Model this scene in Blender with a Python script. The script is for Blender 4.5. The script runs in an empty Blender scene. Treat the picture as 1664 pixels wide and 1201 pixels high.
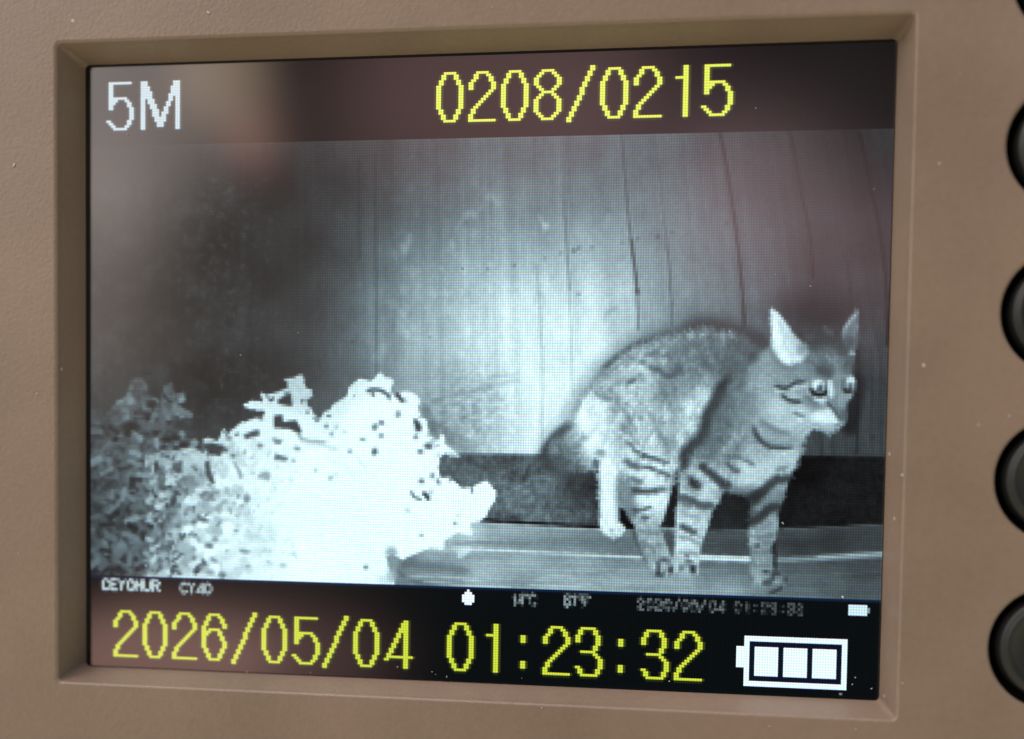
import bpy, bmesh, math
import numpy as np
from mathutils import Matrix, Vector

# ---------------------------------------------------------------- camera, world, sun, exposure
scene = bpy.context.scene
W_LCD, H_LCD = 0.049, 0.049 / 1.28478109
RCV = np.array([[0.99193127, -0.01327765, 0.12607958], [0.01799345, 0.99917754, -0.03633848], [-0.12549339, 0.03831389, 0.99135435]])
TCV = np.array([-7.14790573e-04, -5.99532502e-03, 6.38967014e-02])
BASE_Z = 0.0
def to_world(v):                       # display axes (right, down, inwards) to world (x, y, z)
    return Vector((v[0], v[2], -v[1] + BASE_Z))
c_cv = -RCV.T @ TCV
cam_d = bpy.data.cameras.new('camera'); cam = bpy.data.objects.new('camera', cam_d); scene.collection.objects.link(cam)
right, down, fwd = [to_world(RCV[i]) - Vector((0, 0, BASE_Z)) for i in range(3)]
M = Matrix.Identity(4)
for i in range(3): M[i][0], M[i][1], M[i][2] = right[i], -down[i], -fwd[i]
M.translation = to_world(c_cv); cam.matrix_world = M
cam_d.sensor_fit = 'HORIZONTAL'; cam_d.sensor_width = 36.0; cam_d.lens = 36.0 * 1700 / 1664
cam_d.shift_x = 49.46 / 1664; cam_d.shift_y = 163.67 / 1664
cam_d.clip_start = 0.002; cam_d.clip_end = 500.0
cam_d.dof.use_dof = True; cam_d.dof.focus_distance = 0.0632; cam_d.dof.aperture_fstop = 14.0
scene.camera = cam
scene.render.resolution_x, scene.render.resolution_y = 1024, 739
scene.view_settings.view_transform = 'Standard'; scene.view_settings.look = 'None'
scene.view_settings.exposure = 0.0; scene.view_settings.gamma = 1.0

SUN_EL, SUN_AZ = math.radians(66), math.radians(-38)     # azimuth from the front (-y) towards the left
world = bpy.data.worlds.new('World'); scene.world = world; world.use_nodes = True
nt = world.node_tree; N, LK = nt.nodes, nt.links
for n in list(N): N.remove(n)
def node(tree, kind, **kw):
    n = tree.nodes.new(kind)
    for k, v in kw.items(): setattr(n, k, v)
    return n
def math_n(tree, op, a, b=None, clamp=False):
    n = tree.nodes.new('ShaderNodeMath'); n.operation = op; n.use_clamp = clamp
    for i, x in enumerate((a, b)):
        if x is None: continue
        if isinstance(x, (int, float)): n.inputs[i].default_value = x
        else: tree.links.new(x, n.inputs[i])
    return n.outputs[0]
sky = node(nt, 'ShaderNodeTexSky', sky_type='NISHITA'); sky.sun_disc = False; sky.sun_elevation = SUN_EL
sun_dir = Vector((math.sin(SUN_AZ) * math.cos(SUN_EL), -math.cos(SUN_AZ) * math.cos(SUN_EL), math.sin(SUN_EL)))
sky.sun_rotation = math.atan2(sun_dir.x, sun_dir.y); sky.air_density = 1.4; sky.dust_density = 4.0
bg_sky = node(nt, 'ShaderNodeBackground'); bg_sky.inputs['Strength'].default_value = 0.12
# warm fill added below the horizon, plus an added glow up left for sheen
tc0 = node(nt, 'ShaderNodeTexCoord'); sp0 = node(nt, 'ShaderNodeSeparateXYZ'); LK.new(tc0.outputs['Generated'], sp0.inputs[0])
hz = node(nt, 'ShaderNodeMapRange', interpolation_type='SMOOTHSTEP'); hz.inputs[1].default_value = .12; hz.inputs[2].default_value = -.20; LK.new(sp0.outputs[2], hz.inputs[0])
mg = node(nt, 'ShaderNodeMix', data_type='RGBA'); LK.new(hz.outputs[0], mg.inputs[0]); LK.new(sky.outputs[0], mg.inputs[6]); mg.inputs[7].default_value = (9.4, 9.0, 6.4, 1)
dt = node(nt, 'ShaderNodeVectorMath', operation='DOT_PRODUCT'); LK.new(tc0.outputs['Generated'], dt.inputs[0]); dt.inputs[1].default_value = Vector((-.86, -.85, .62)).normalized()
cl = math_n(nt, 'POWER', math_n(nt, 'MAXIMUM', dt.outputs['Value'], 0.0), 13.0)
cv = node(nt, 'ShaderNodeVectorMath', operation='SCALE'); cv.inputs[0].default_value = (38, 35, 32); LK.new(cl, cv.inputs['Scale'])
av = node(nt, 'ShaderNodeVectorMath', operation='ADD'); LK.new(mg.outputs[2], av.inputs[0]); LK.new(cv.outputs[0], av.inputs[1]); LK.new(av.outputs[0], bg_sky.inputs['Color'])
# glare for the glass: soft patches painted into the world colour, standing for
# the photographer and surroundings, placed where the display mirrors them
tc = node(nt, 'ShaderNodeTexCoord'); sp = node(nt, 'ShaderNodeSeparateXYZ'); LK.new(tc.outputs['Generated'], sp.inputs[0])
ny = math_n(nt, 'MULTIPLY', sp.outputs[1], -1.0); nys = math_n(nt, 'MAXIMUM', ny, 0.05)
gx = math_n(nt, 'DIVIDE', sp.outputs[0], nys); gz = math_n(nt, 'DIVIDE', sp.outputs[2], nys)
D_CAM = -M.translation.y
nz = node(nt, 'ShaderNodeTexNoise'); nz.inputs['Scale'].default_value = 5.0; nz.inputs['Detail'].default_value = 1.5; LK.new(tc.outputs['Generated'], nz.inputs['Vector'])
wob = math_n(nt, 'SUBTRACT', nz.outputs['Fac'], 0.5)
gx = math_n(nt, 'ADD', gx, math_n(nt, 'MULTIPLY', wob, 0.06)); gz = math_n(nt, 'ADD', gz, math_n(nt, 'MULTIPLY', wob, -0.06))
REFL = 0.12
total = None
def env_patch(u, v, su, sv, col, rot=0.0, sharp=1.0):
    """soft patch of world colour painted as glare, given where the glass shows it (in display pixels)"""
    global total
    k = W_LCD / 322; kv = H_LCD / 240
    x = ((u - 161) * k - M.translation.x) / D_CAM; z = (-(v - 120) * kv + BASE_Z - M.translation.z) / D_CAM
    sx, sz = su * k / D_CAM, sv * kv / D_CAM; c, s = math.cos(rot), math.sin(rot)
    dx, dz = math_n(nt, 'SUBTRACT', gx, x), math_n(nt, 'SUBTRACT', gz, z)
    a = math_n(nt, 'ADD', math_n(nt, 'MULTIPLY', dx, c / sx), math_n(nt, 'MULTIPLY', dz, s / sx))
    b = math_n(nt, 'ADD', math_n(nt, 'MULTIPLY', dx, -s / sz), math_n(nt, 'MULTIPLY', dz, c / sz))
    r2 = math_n(nt, 'ADD', math_n(nt, 'MULTIPLY', a, a), math_n(nt, 'MULTIPLY', b, b))
    if sharp != 1.0: r2 = math_n(nt, 'POWER', r2, sharp)
    g = math_n(nt, 'EXPONENT', math_n(nt, 'MULTIPLY', r2, -1.0))
    vm = node(nt, 'ShaderNodeVectorMath', operation='SCALE'); vm.inputs[0].default_value = [q / REFL for q in col]; LK.new(g, vm.inputs['Scale'])
    if total is None: total = vm.outputs[0]
    else:
        ad = node(nt, 'ShaderNodeVectorMath', operation='ADD'); LK.new(total, ad.inputs[0]); LK.new(vm.outputs[0], ad.inputs[1]); total = ad.outputs[0]
env_patch(0, 10, 62, 58, (.150, .128, .120), 0, 2.6)
env_patch(0, 80, 32, 58, (.105, .088, .078), 0, 1.4)
env_patch(57, 2, 21, 27, (.150, .106, .070), .35, 2.6)
env_patch(70, 31, 10, 11, (.150, .070, .058), -.5, 1.8)
env_patch(168, 14, 64, 46, (.080, .046, .045), 0, 1.9)
env_patch(228, 44, 46, 48, (.032, .020, .022), 0, 1.5)
env_patch(272, 64, 36, 36, (.110, .068, .074), 0, 1.5)
env_patch(316, 80, 18, 36, (.060, .036, .040), 0, 1.5)
env_patch(62, 105, 78, 90, (.026, .022, .019), 0, 1.5)
env_patch(300, 20, 40, 30, (.010, .009, .008), 0, 1.5)
env_patch(25, 236, 56, 23, (.190, .106, .088), .06, 2.4)
env_patch(92, 232, 38, 20, (.062, .034, .030), 0, 1.6)
env_patch(170, 60, 200, 90, (.006, .0045, .0045), 0, 1.5)
bg_env = node(nt, 'ShaderNodeBackground'); LK.new(total, bg_env.inputs['Color'])
mr = node(nt, 'ShaderNodeMapRange', interpolation_type='SMOOTHSTEP'); mr.inputs[1].default_value = .79; mr.inputs[2].default_value = .86; LK.new(ny, mr.inputs[0])
mxs = node(nt, 'ShaderNodeMixShader'); LK.new(mr.outputs[0], mxs.inputs[0]); LK.new(bg_sky.outputs[0], mxs.inputs[1]); LK.new(bg_env.outputs[0], mxs.inputs[2])
wo = node(nt, 'ShaderNodeOutputWorld'); LK.new(mxs.outputs[0], wo.inputs['Surface'])
sl = bpy.data.lights.new('sun', 'SUN'); so = bpy.data.objects.new('sun', sl); scene.collection.objects.link(so)
sl.energy = 1.25; sl.angle = math.radians(50); sl.color = (1.0, .95, .88)
so.rotation_euler = (-sun_dir).to_track_quat('-Z', 'Y').to_euler()

# ---------------------------------------------------------------- helpers
def material(name, build):
    m = bpy.data.materials.new(name); m.use_nodes = True; t = m.node_tree
    for n in list(t.nodes): t.nodes.remove(n)
    out = t.nodes.new('ShaderNodeOutputMaterial'); t.links.new(build(t), out.inputs['Surface']); return m

def housing_shader(t):
    b = t.nodes.new('ShaderNodeBsdfPrincipled'); tc = t.nodes.new('ShaderNodeTexCoord')
    def noise(scale, detail=3):
        n = t.nodes.new('ShaderNodeTexNoise'); n.inputs['Scale'].default_value = scale; n.inputs['Detail'].default_value = detail
        t.links.new(tc.outputs['Object'], n.inputs['Vector']); return n.outputs['Fac']
    cr = t.nodes.new('ShaderNodeValToRGB'); cr.color_ramp.elements[0].position = .32; cr.color_ramp.elements[1].position = .68
    cr.color_ramp.elements[0].color = (.168, .116, .086, 1); cr.color_ramp.elements[1].color = (.213, .148, .111, 1)
    mixf = math_n(t, 'ADD', math_n(t, 'MULTIPLY', noise(95, 3), .75), math_n(t, 'MULTIPLY', noise(2600, 2), .25)); t.links.new(mixf, cr.inputs[0])
    # pale scuffs and lint pressed in the grain
    vo = t.nodes.new('ShaderNodeTexVoronoi'); vo.inputs['Scale'].default_value = 330; t.links.new(tc.outputs['Object'], vo.inputs['Vector'])
    lt = math_n(t, 'LESS_THAN', math_n(t, 'ADD', vo.outputs['Distance'], math_n(t, 'MULTIPLY', noise(3000, 1), .05)), .062)
    pick = math_n(t, 'GREATER_THAN', noise(260, 0), .46)
    mk = math_n(t, 'MULTIPLY', math_n(t, 'MULTIPLY', lt, pick), .5)
    mx = t.nodes.new('ShaderNodeMix'); mx.data_type = 'RGBA'; t.links.new(mk, mx.inputs[0]); t.links.new(cr.outputs[0], mx.inputs[6]); mx.inputs[7].default_value = (.62, .54, .45, 1)
    t.links.new(mx.outputs[2], b.inputs['Base Color'])
    b.inputs['Roughness'].default_value = .43; b.inputs['Specular IOR Level'].default_value = .42
    bp = t.nodes.new('ShaderNodeBump'); bp.inputs['Strength'].default_value = .35; bp.inputs['Distance'].default_value = .00006
    t.links.new(math_n(t, 'ADD', noise(4200, 2), math_n(t, 'MULTIPLY', noise(900, 2), .1)), bp.inputs['Height']); t.links.new(bp.outputs[0], b.inputs['Normal'])
    return b.outputs[0]
MAT_HOUSING = material('textured brown plastic', housing_shader)

def black_shader(rough, spec=.5, col=.012):
    def f(t):
        b = t.nodes.new('ShaderNodeBsdfPrincipled'); tc = t.nodes.new('ShaderNodeTexCoord')
        n = t.nodes.new('ShaderNodeTexNoise'); n.inputs['Scale'].default_value = 2500; t.links.new(tc.outputs['Object'], n.inputs['Vector'])
        r = t.nodes.new('ShaderNodeMapRange'); r.inputs[3].default_value = rough - .06; r.inputs[4].default_value = rough + .1; t.links.new(n.outputs['Fac'], r.inputs[0]); t.links.new(r.outputs[0], b.inputs['Roughness'])
        b.inputs['Base Color'].default_value = (col, col, col * .98, 1); b.inputs['Specular IOR Level'].default_value = spec
        bp = t.nodes.new('ShaderNodeBump'); bp.inputs['Strength'].default_value = .2; bp.inputs['Distance'].default_value = .00003; t.links.new(n.outputs['Fac'], bp.inputs['Height']); t.links.new(bp.outputs[0], b.inputs['Normal'])
        return b.outputs[0]
    return f
MAT_RUBBER = material('black rubber', black_shader(.40, .35, .010))
MAT_SOCKET = material('black socket', black_shader(.7, .25, .006))
MAT_GLASS = material('black display border', black_shader(.5, .3, .006))
MAT_DUST = material('pale lint', black_shader(.8, .2, .5))

def lcd_shader(t):
    """lit pixels: rows of red, green and blue cells under faintly glossy glass"""
    at = t.nodes.new('ShaderNodeAttribute'); at.attribute_name = 'pixel_colour'
    uv = t.nodes.new('ShaderNodeAttribute'); uv.attribute_name = 'pixel_grid'
    s = t.nodes.new('ShaderNodeSeparateXYZ'); t.links.new(uv.outputs['Vector'], s.inputs[0])
    def wave(src, ph, amp):
        c = math_n(t, 'COSINE', math_n(t, 'MULTIPLY', math_n(t, 'SUBTRACT', src, ph), 2 * math.pi))
        return math_n(t, 'ADD', math_n(t, 'MULTIPLY', c, amp), 1.0)
    col = wave(s.outputs[0], .5, .19)
    cmb = t.nodes.new('ShaderNodeCombineXYZ')
    for i, ph in enumerate((.22, .5, .78)): t.links.new(math_n(t, 'MULTIPLY', wave(s.outputs[1], ph, .31), col), cmb.inputs[i])
    m = t.nodes.new('ShaderNodeVectorMath'); m.operation = 'MULTIPLY'; t.links.new(at.outputs['Color'], m.inputs[0]); t.links.new(cmb.outputs[0], m.inputs[1])
    e = t.nodes.new('ShaderNodeEmission'); t.links.new(m.outputs[0], e.inputs['Color']); e.inputs['Strength'].default_value = 1.18
    g = t.nodes.new('ShaderNodeBsdfGlossy'); g.inputs['Color'].default_value = (REFL, REFL, REFL, 1); g.inputs['Roughness'].default_value = .09
    a = t.nodes.new('ShaderNodeAddShader'); t.links.new(e.outputs[0], a.inputs[0]); t.links.new(g.outputs[0], a.inputs[1])
    return a.outputs[0]
MAT_LCD = material('lit display', lcd_shader)

def obj(name, me, mat, parent=None, label=None):
    if isinstance(me, bmesh.types.BMesh):
        bm = me; me = bpy.data.meshes.new(name); bm.to_mesh(me); bm.free()
    me.materials.append(mat)
    o = bpy.data.objects.new(name, me); scene.collection.objects.link(o)
    if parent: o.parent = parent
    if label: o['label'] = label
    return o

HOM = [[3.6482812, 0.0177705055, 147.0], [-0.150038654, 4.14519651, 110.0], [-0.000288292232, 9.19178298e-05, 1.0]]      # display pixel to picture coordinates
# ---- picture shown on the LCD, computed pixel by pixel -----------------------------
NC = 322
X0, Y0, CW, CH = 130, 55, 1340, 1100
rng = np.random.default_rng(7)

def vnoise(w, h, sx, sy, seed):
    """smooth value noise, one blob about sx by sy"""
    r = np.random.default_rng(seed)
    gw, gh = int(w / sx) + 3, int(h / sy) + 3
    g = r.random((gh, gw))
    xs = np.arange(w) / sx; ys = np.arange(h) / sy
    xi = xs.astype(int); yi = ys.astype(int)
    fx = xs - xi; fy = ys - yi
    fx = fx * fx * (3 - 2 * fx); fy = fy * fy * (3 - 2 * fy)
    rows = g[yi] * (1 - fy)[:, None] + g[yi + 1] * fy[:, None]
    return rows[:, xi] * (1 - fx) + rows[:, xi + 1] * fx

def field(pts, p=2.0, s=18.0, step=10):
    """smooth surface through (x, y, value) points, on the whole canvas"""
    gx = np.arange(0, CW + step, step) + X0; gy = np.arange(0, CH + step, step) + Y0
    GX, GY = np.meshgrid(gx, gy)
    num = np.zeros(GX.shape); den = np.zeros(GX.shape)
    for x, y, v in pts:
        w = 1.0 / ((GX - x) ** 2 + (GY - y) ** 2 + s * s) ** p
        num += w * v; den += w
    g = num / den
    xs = np.arange(CW) / step; ys = np.arange(CH) / step
    xi = xs.astype(int); yi = ys.astype(int); fx = xs - xi; fy = ys - yi
    rows = g[yi] * (1 - fy)[:, None] + g[yi + 1] * fy[:, None]
    return rows[:, xi] * (1 - fx) + rows[:, xi + 1] * fx

def blur(a, s):
    if s <= 0: return a
    n = int(s * 2.5 + 1); k = np.exp(-np.arange(-n, n + 1) ** 2 / (2.0 * s * s)); k /= k.sum()
    p = np.pad(a, n, mode='edge')
    p = sum(k[i] * p[i:i + a.shape[0], :] for i in range(2 * n + 1))
    return sum(k[i] * p[:, i:i + a.shape[1]] for i in range(2 * n + 1))

def smooth_path(pts, n=5, closed=False):
    P = np.array(pts, float); out = []
    m = len(P); rr = range(m if closed else m - 1)
    for i in rr:
        if closed: a, b, c, d = P[(i - 1) % m], P[i], P[(i + 1) % m], P[(i + 2) % m]
        else: a, b, c, d = P[max(i - 1, 0)], P[i], P[i + 1], P[min(i + 2, m - 1)]
        for t in np.arange(n) / n:
            out.append(0.5 * (2 * b + (c - a) * t + (2 * a - 5 * b + 4 * c - d) * t * t + (3 * b - a - 3 * c + d) * t ** 3))
    if not closed: out.append(P[-1])
    return np.array(out)

def box(P, pad):
    x0 = max(int(P[:, 0].min() - pad) - X0, 0); x1 = min(int(P[:, 0].max() + pad) + 2 - X0, CW)
    y0 = max(int(P[:, 1].min() - pad) - Y0, 0); y1 = min(int(P[:, 1].max() + pad) + 2 - Y0, CH)
    return x0, x1, y0, y1

def poly(pts, soft=1.2, smooth=True):
    P = smooth_path(pts, 4, True) if smooth else np.array(pts, float)
    x0, x1, y0, y1 = box(P, soft * 3 + 2)
    X, Y = np.meshgrid(np.arange(x0, x1) + X0 + .5, np.arange(y0, y1) + Y0 + .5)
    ins = np.zeros(X.shape, bool)
    Q = np.roll(P, -1, 0)
    for (ax, ay), (bx, by) in zip(P, Q):
        if ay == by: continue
        c = (ay > Y) != (by > Y)
        ins ^= c & (X < (bx - ax) * (Y - ay) / (by - ay) + ax)
    return (slice(y0, y1), slice(x0, x1)), blur(ins.astype(float), soft)

def stroke(pts, w, soft=1.5, smooth=True, taper=True):
    P = smooth_path(pts, 4) if (smooth and len(pts) > 2) else np.array(pts, float)
    x0, x1, y0, y1 = box(P, w + soft * 3)
    X, Y = np.meshgrid(np.arange(x0, x1) + X0 + .5, np.arange(y0, y1) + Y0 + .5)
    best = np.full(X.shape, -1e9); n = len(P) - 1
    for i in range(n):
        a, b = P[i], P[i + 1]; d = b - a; L = d @ d + 1e-9
        t = np.clip(((X - a[0]) * d[0] + (Y - a[1]) * d[1]) / L, 0, 1)
        q = (i + t) / n
        ww = w * .5 * (np.clip(np.minimum(q, 1 - q) * 5 + .45, 0, 1) if taper else 1.0)
        best = np.maximum(best, ww - np.hypot(X - a[0] - t * d[0], Y - a[1] - t * d[1]))
    return (slice(y0, y1), slice(x0, x1)), np.clip(best / (2 * soft) + .5, 0, 1)

def blob(x, y, rx, ry, rot=0.0, soft=.35):
    r = max(rx, ry) * 1.6 + 3
    x0, x1, y0, y1 = box(np.array([(x - r, y - r), (x + r, y + r)]), 0)
    X, Y = np.meshgrid(np.arange(x0, x1) + X0 + .5 - x, np.arange(y0, y1) + Y0 + .5 - y)
    c, s = math.cos(rot), math.sin(rot)
    d = np.hypot((X * c + Y * s) / rx, (-X * s + Y * c) / ry)
    return (slice(y0, y1), slice(x0, x1)), np.clip((1 - d) / (2 * soft) + .5, 0, 1)

def mix(C, m, v, k=1.0):
    s, a = m; a = a * k
    vv = v[s] if isinstance(v, np.ndarray) else v
    C[s] = C[s] * (1 - a) + vv * a

YY, XX = np.mgrid[0:CH, 0:CW]; XX = XX + X0 + .5; YY = YY + Y0 + .5
KIND = np.zeros((CH, CW), np.int8)       # 1 fence 2 soil 3 plank 4 shrub 5 cat
def paint_scene():
    # ---------- board fence lit by the infrared lamp
    fence = field([(850,560,254),(850,640,252),(850,710,238),(850,500,235),(850,460,200),(850,400,152),(850,340,116),(850,250,80),(780,560,240),(760,470,190),(700,560,188),
        (700,470,160),(700,400,118),(700,330,88),(700,250,66),(620,560,132),(620,480,120),(620,420,94),(620,330,60),(620,250,50),(560,600,82),(560,520,76),
        (560,420,50),(560,300,34),(500,600,48),(500,500,38),(500,400,28),(440,600,20),(440,450,16),(440,300,14),(350,600,14),(350,400,12),(250,500,10),(180,350,10),
        (200,250,12),(960,480,232),(960,560,246),(960,400,160),(960,320,104),(960,250,80),(1020,480,195),(1020,420,150),(1050,520,165),(1090,480,128),(1100,400,112),
        (1050,330,112),(1050,250,88),(1150,500,108),(1150,400,96),(1150,300,78),(1150,240,58),(1220,500,92),(1220,420,76),(1220,300,50),(1250,240,46),(1300,480,62),
        (1300,400,50),(1300,300,36),(1350,240,26),(1400,300,24),(1400,400,30),(1420,480,42),(1420,520,66),(1420,560,62),(1400,620,52),(1420,660,56),(1360,710,62),
        (1420,710,58),(1320,720,60),(760,640,175),(730,690,140),(690,640,150),(720,600,160),(790,690,190),(900,620,250),(900,700,238),(900,540,250),(780,600,205)], 1.5, 34)
    fence = blur(fence, 9)
    s = 0.05 + (XX - 915) * 0.00022
    s = np.where(XX < 915, np.maximum(0.05 + (XX - 915) * 0.00012, 0.0), s)
    u = XX - s * (YY - 400)
    def along(seed, w):
        r = np.random.default_rng(seed); n = r.random(4000)
        q = (u - 0) / w; i = q.astype(int); f = q - i; f = f * f * (3 - 2 * f)
        return n[i] * (1 - f) + n[i + 1] * f
    grain = (along(3, 5) - .5) * .13 + (along(4, 14) - .5) * .12 + (along(5, 46) - .5) * .07
    grain *= (.4 + .8 * vnoise(CW, CH, 60, 150, 21)) * np.clip(1.3 - fence / 300, .4, 1.2)
    mott = (vnoise(CW, CH, 26, 30, 31) - .5) * .07 + (vnoise(CW, CH, 9, 14, 32) - .5) * .07 + (vnoise(CW, CH, 4, 5, 33) - .5) * .05
    L = fence * (1 + grain + mott) + 2
    # mottled lichen low on the fence
    m = np.clip(1 - np.hypot((XX - 765) / 95, (YY - 670) / 85), 0, 1) ** .6
    L *= 1 + m * ((vnoise(CW, CH, 9, 7, 41) - .5) * .28 + (vnoise(CW, CH, 4, 4, 42) - .5) * .22 - .02)
    for pts, w, k in [([(654,398),(658,410),(666,382)],7,.22),([(756,352),(765,345),(772,352)],9,.16),([(790,322),(800,318),(812,335)],8,.15),([(884,372),(890,364)],10,.35),
                      ([(876,352),(884,366)],6,.25),([(700,478),(760,474)],8,.12),([(648,540),(654,515),(662,500)],12,.16),([(868,455),(890,470),(905,492)],22,.16),
                      ([(884,440),(890,470)],8,.2),([(742,372),(752,358)],7,.12),([(990,345),(984,372)],8,.12),([(1006,432),(1014,428)],9,.14),([(612,590),(625,560)],14,.12)]:
        mix(L, stroke(pts, w, 4), 255.0, k)
    for pts, w, k in [([(700,655),(740,640),(800,630)],8,.18),([(795,614),(840,608)],5,.2),([(790,625),(842,618)],4,.18),([(985,338),(992,345)],8,.2),([(752,366),(762,360)],8,.18),
                      ([(985,510),(1000,500)],8,.18),([(770,692),(778,704)],8,.12),([(700,690),(740,715),(770,728)],22,.25),([(690,660),(705,700)],16,.28)]:
        mix(L, stroke(pts, w, 3.5), 60.0, k)
    # pale lichen and climbing leaves, centre left
    r = np.random.default_rng(303)
    for q in range(60):
        x = r.uniform(540, 800); y = r.uniform(250, 600); ang = r.uniform(.6, 2.2); l = r.uniform(3, 9); w0 = L[int(y) - Y0, int(x) - X0]
        mix(L, stroke([(x, y), (x + l * math.cos(ang), y - l * math.sin(ang)), (x + 1.6 * l * math.cos(ang + .5), y - 1.6 * l * math.sin(ang + .5))], r.uniform(4, 9), 3), float(w0 * r.choice([1.25, 1.18, .85])), .36)
    # seams between the boards
    for pts, w, v, k in [([(1010,216),(1016,290),(1022,360),(1027,400),(1033,440),(1036,480),(1037,535)],4.2,50,.62),
            ([(1026,390),(1031,435),(1035,475)],5.2,25,.5),([(1063,216),(1072,290),(1078,350),(1085,410),(1089,460),(1091,530)],3.6,60,.42),([(1084,400),(1090,470),(1092,530)],3.5,40,.35),
            ([(1170,216),(1180,265),(1190,330),(1199,400),(1206,470),(1210,530)],5.4,22,.85),([(1284,216),(1292,255),(1304,320),(1314,370),(1319,410),(1321,450)],4.6,18,.75),
            ([(1338,216),(1347,250),(1352,290)],4,22,.45),([(1377,425),(1382,470),(1384,505)],4,18,.6),([(1397,216),(1404,250),(1416,310),(1427,360),(1436,420),(1441,480),(1442,560)],6.2,14,.85),
            ([(915,216),(918,330),(922,420),(927,520),(930,640)],3.2,60,.26),([(917,330),(921,400),(926,470)],3.4,50,.34),([(872,430),(880,560),(881,730)],6,110,.34),
            ([(867,216),(869,330)],3,50,.2),([(609,250),(611,440),(612,610)],5,30,.34),([(583,260),(584,420)],5,20,.3),([(637,230),(638,330)],4,40,.18),
            ([(962,300),(966,420)],4,60,.1),([(705,300),(706,470)],3,70,.14),([(640,520),(641,600)],3,60,.15),([(1393,560),(1394,640),(1392,736)],5,18,.6),([(1334,700),(1335,738)],4,30,.5),
            ([(1416,560),(1417,735)],3.5,24,.4),([(1372,640),(1374,738)],4,28,.3),([(1430,520),(1432,735)],3,30,.4),([(1354,700),(1355,738)],3,30,.35)]:
        mix(L, stroke(pts, w * .95, 1.7, taper=False), float(v), k * .82)
    for x, y, r in [(912,412,2.6),(962,402,2.6),(941,403,3),(1012,394,3),(1037,388,2.2),(1068,385,3.4),(1093,378,2.6),(793,438,2.8),(940,478,3),(1036,474,4.5),(836,432,2.6),(752,437,2),
                    (1180,363,3),(1206,360,2.2),(886,420,2.5),(1246,328,2),(932,408,4),(572,556,3),(697,548,2),(1407,338,2),(1390,703,4),(1418,711,4),(1404,722,2.5),(1350,724,3)]:
        mix(L, blob(x, y, r, r * 1.2), 40.0, .34)
    # the dim plant far left, hardly lit
    dim = np.clip((470 - XX) / 120, 0, 1) * np.clip((YY - 260) / 60, 0, 1)
    L += dim * (np.clip(vnoise(CW, CH, 22, 26, 51) - .42, 0, 1) * 26 + np.clip(vnoise(CW, CH, 8, 9, 52) - .48, 0, 1) * 18)
    r = np.random.default_rng(5)
    for i in range(260):
        x = r.normal(366, 38); y = r.uniform(290, 690); a = r.uniform(0, 3.1); l = r.uniform(3, 10)
        mix(L, stroke([(x, y), (x + l * math.cos(a), y - l * math.sin(a))], r.uniform(2, 5), 2.2), r.uniform(40, 78), .5)
    KIND[:] = 1
    # ---------- soil strip
    edge = np.interp(XX[0], [600, 782, 975, 1150, 1265, 1360, 1440], [840, 847, 857, 861, 857, 855, 850])
    top = np.interp(XX[0], [600, 745, 880, 1290, 1440], [733, 735, 736, 738, 740])
    soil = field([(700,760,92),(760,745,85),(760,780,100),(850,750,84),(850,790,98),(850,835,98),(780,830,90),(900,770,95),(930,790,62),(960,780,48),(920,745,100),(950,835,82),(900,830,98),
                  (965,850,60),(1000,830,16),(1090,800,12),(1100,850,12),(1190,830,38),(1180,855,42),(1210,820,30),(1300,760,13),(1300,830,18),(1350,810,24),(1400,800,22),(1420,845,26),(1290,850,24)], 2, 14)
    st = soil * (1 + (vnoise(CW, CH, 8, 8, 61) - .5) * .34 + (vnoise(CW, CH, 4.1, 4.1, 62) - .5) * .34 + (vnoise(CW, CH, 26, 16, 63) - .5) * .3)
    a = np.clip((YY - top[None]) / 4, 0, 1); L = L * (1 - a) + st * a
    KIND[YY > top[None]] = 2
    mix(L, stroke([(860,756),(852,778)], 4), 40.0, .4); mix(L, blob(851, 780, 6, 4), 45.0, .5)
    # ---------- weathered plank in front
    pl = field([(800,862,150),(900,872,132),(960,880,120),(1010,885,112),(850,885,140),(760,862,185),(740,880,175),(850,905,172),(950,920,165),(1000,945,158),(700,905,165),(660,915,120),(700,928,118),
                (740,935,135),(780,945,175),(690,950,135),(850,945,150),(900,955,165),(1030,940,152),(1070,875,95),(1090,860,55),(1150,880,72),(1190,870,78),(1190,895,62),(1300,868,72),(1400,868,60),
                (1350,890,52),(1300,890,50),(1430,885,62),(1180,930,120),(1180,955,150),(1100,950,155),(1300,930,92),(1300,958,112),(1400,925,66),(1400,962,84),(1350,945,92),(1240,950,120)], 2, 14)
    band = (vnoise(CW, CH, 160, 3.2, 71) - .5) * .13 + (vnoise(CW, CH, 90, 9, 72) - .5) * .14 + (vnoise(CW, CH, 5, 4.2, 73) - .5) * .09
    pt = pl * (1 + band)
    a = np.clip((YY - edge[None]) / 2.2, 0, 1); L = L * (1 - a) + pt * a
    KIND[YY > edge[None] + 1] = 3
    mix(L, stroke([(778,845),(880,851),(978,857)], 4.5, 1, taper=False), 12.0, .95)
    mix(L, stroke([(1010,856),(1100,860)], 6, 1, taper=False), 10.0, .9)
    mix(L, stroke([(790,851),(880,857),(978,862)], 3, 1, taper=False), 190.0, .45)
    mix(L, stroke([(1150,863),(1215,862)], 3, 1), 120.0, .4); mix(L, stroke([(1262,860),(1360,857),(1432,852)], 3, 1), 105.0, .5)
    mix(L, stroke([(735,890),(860,897),(1044,906)], 4.2, 1.2, taper=False), 225.0, .8)
    mix(L, stroke([(1137,906),(1216,909)], 9, 1.2, taper=False), 232.0, .9)
    mix(L, stroke([(1258,910),(1340,907),(1432,902)], 8, 1.6, taper=False), 150.0, .8)
    mix(L, stroke([(1330,905),(1380,902),(1432,899)], 5, 1.6, taper=False), 190.0, .6)
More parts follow.
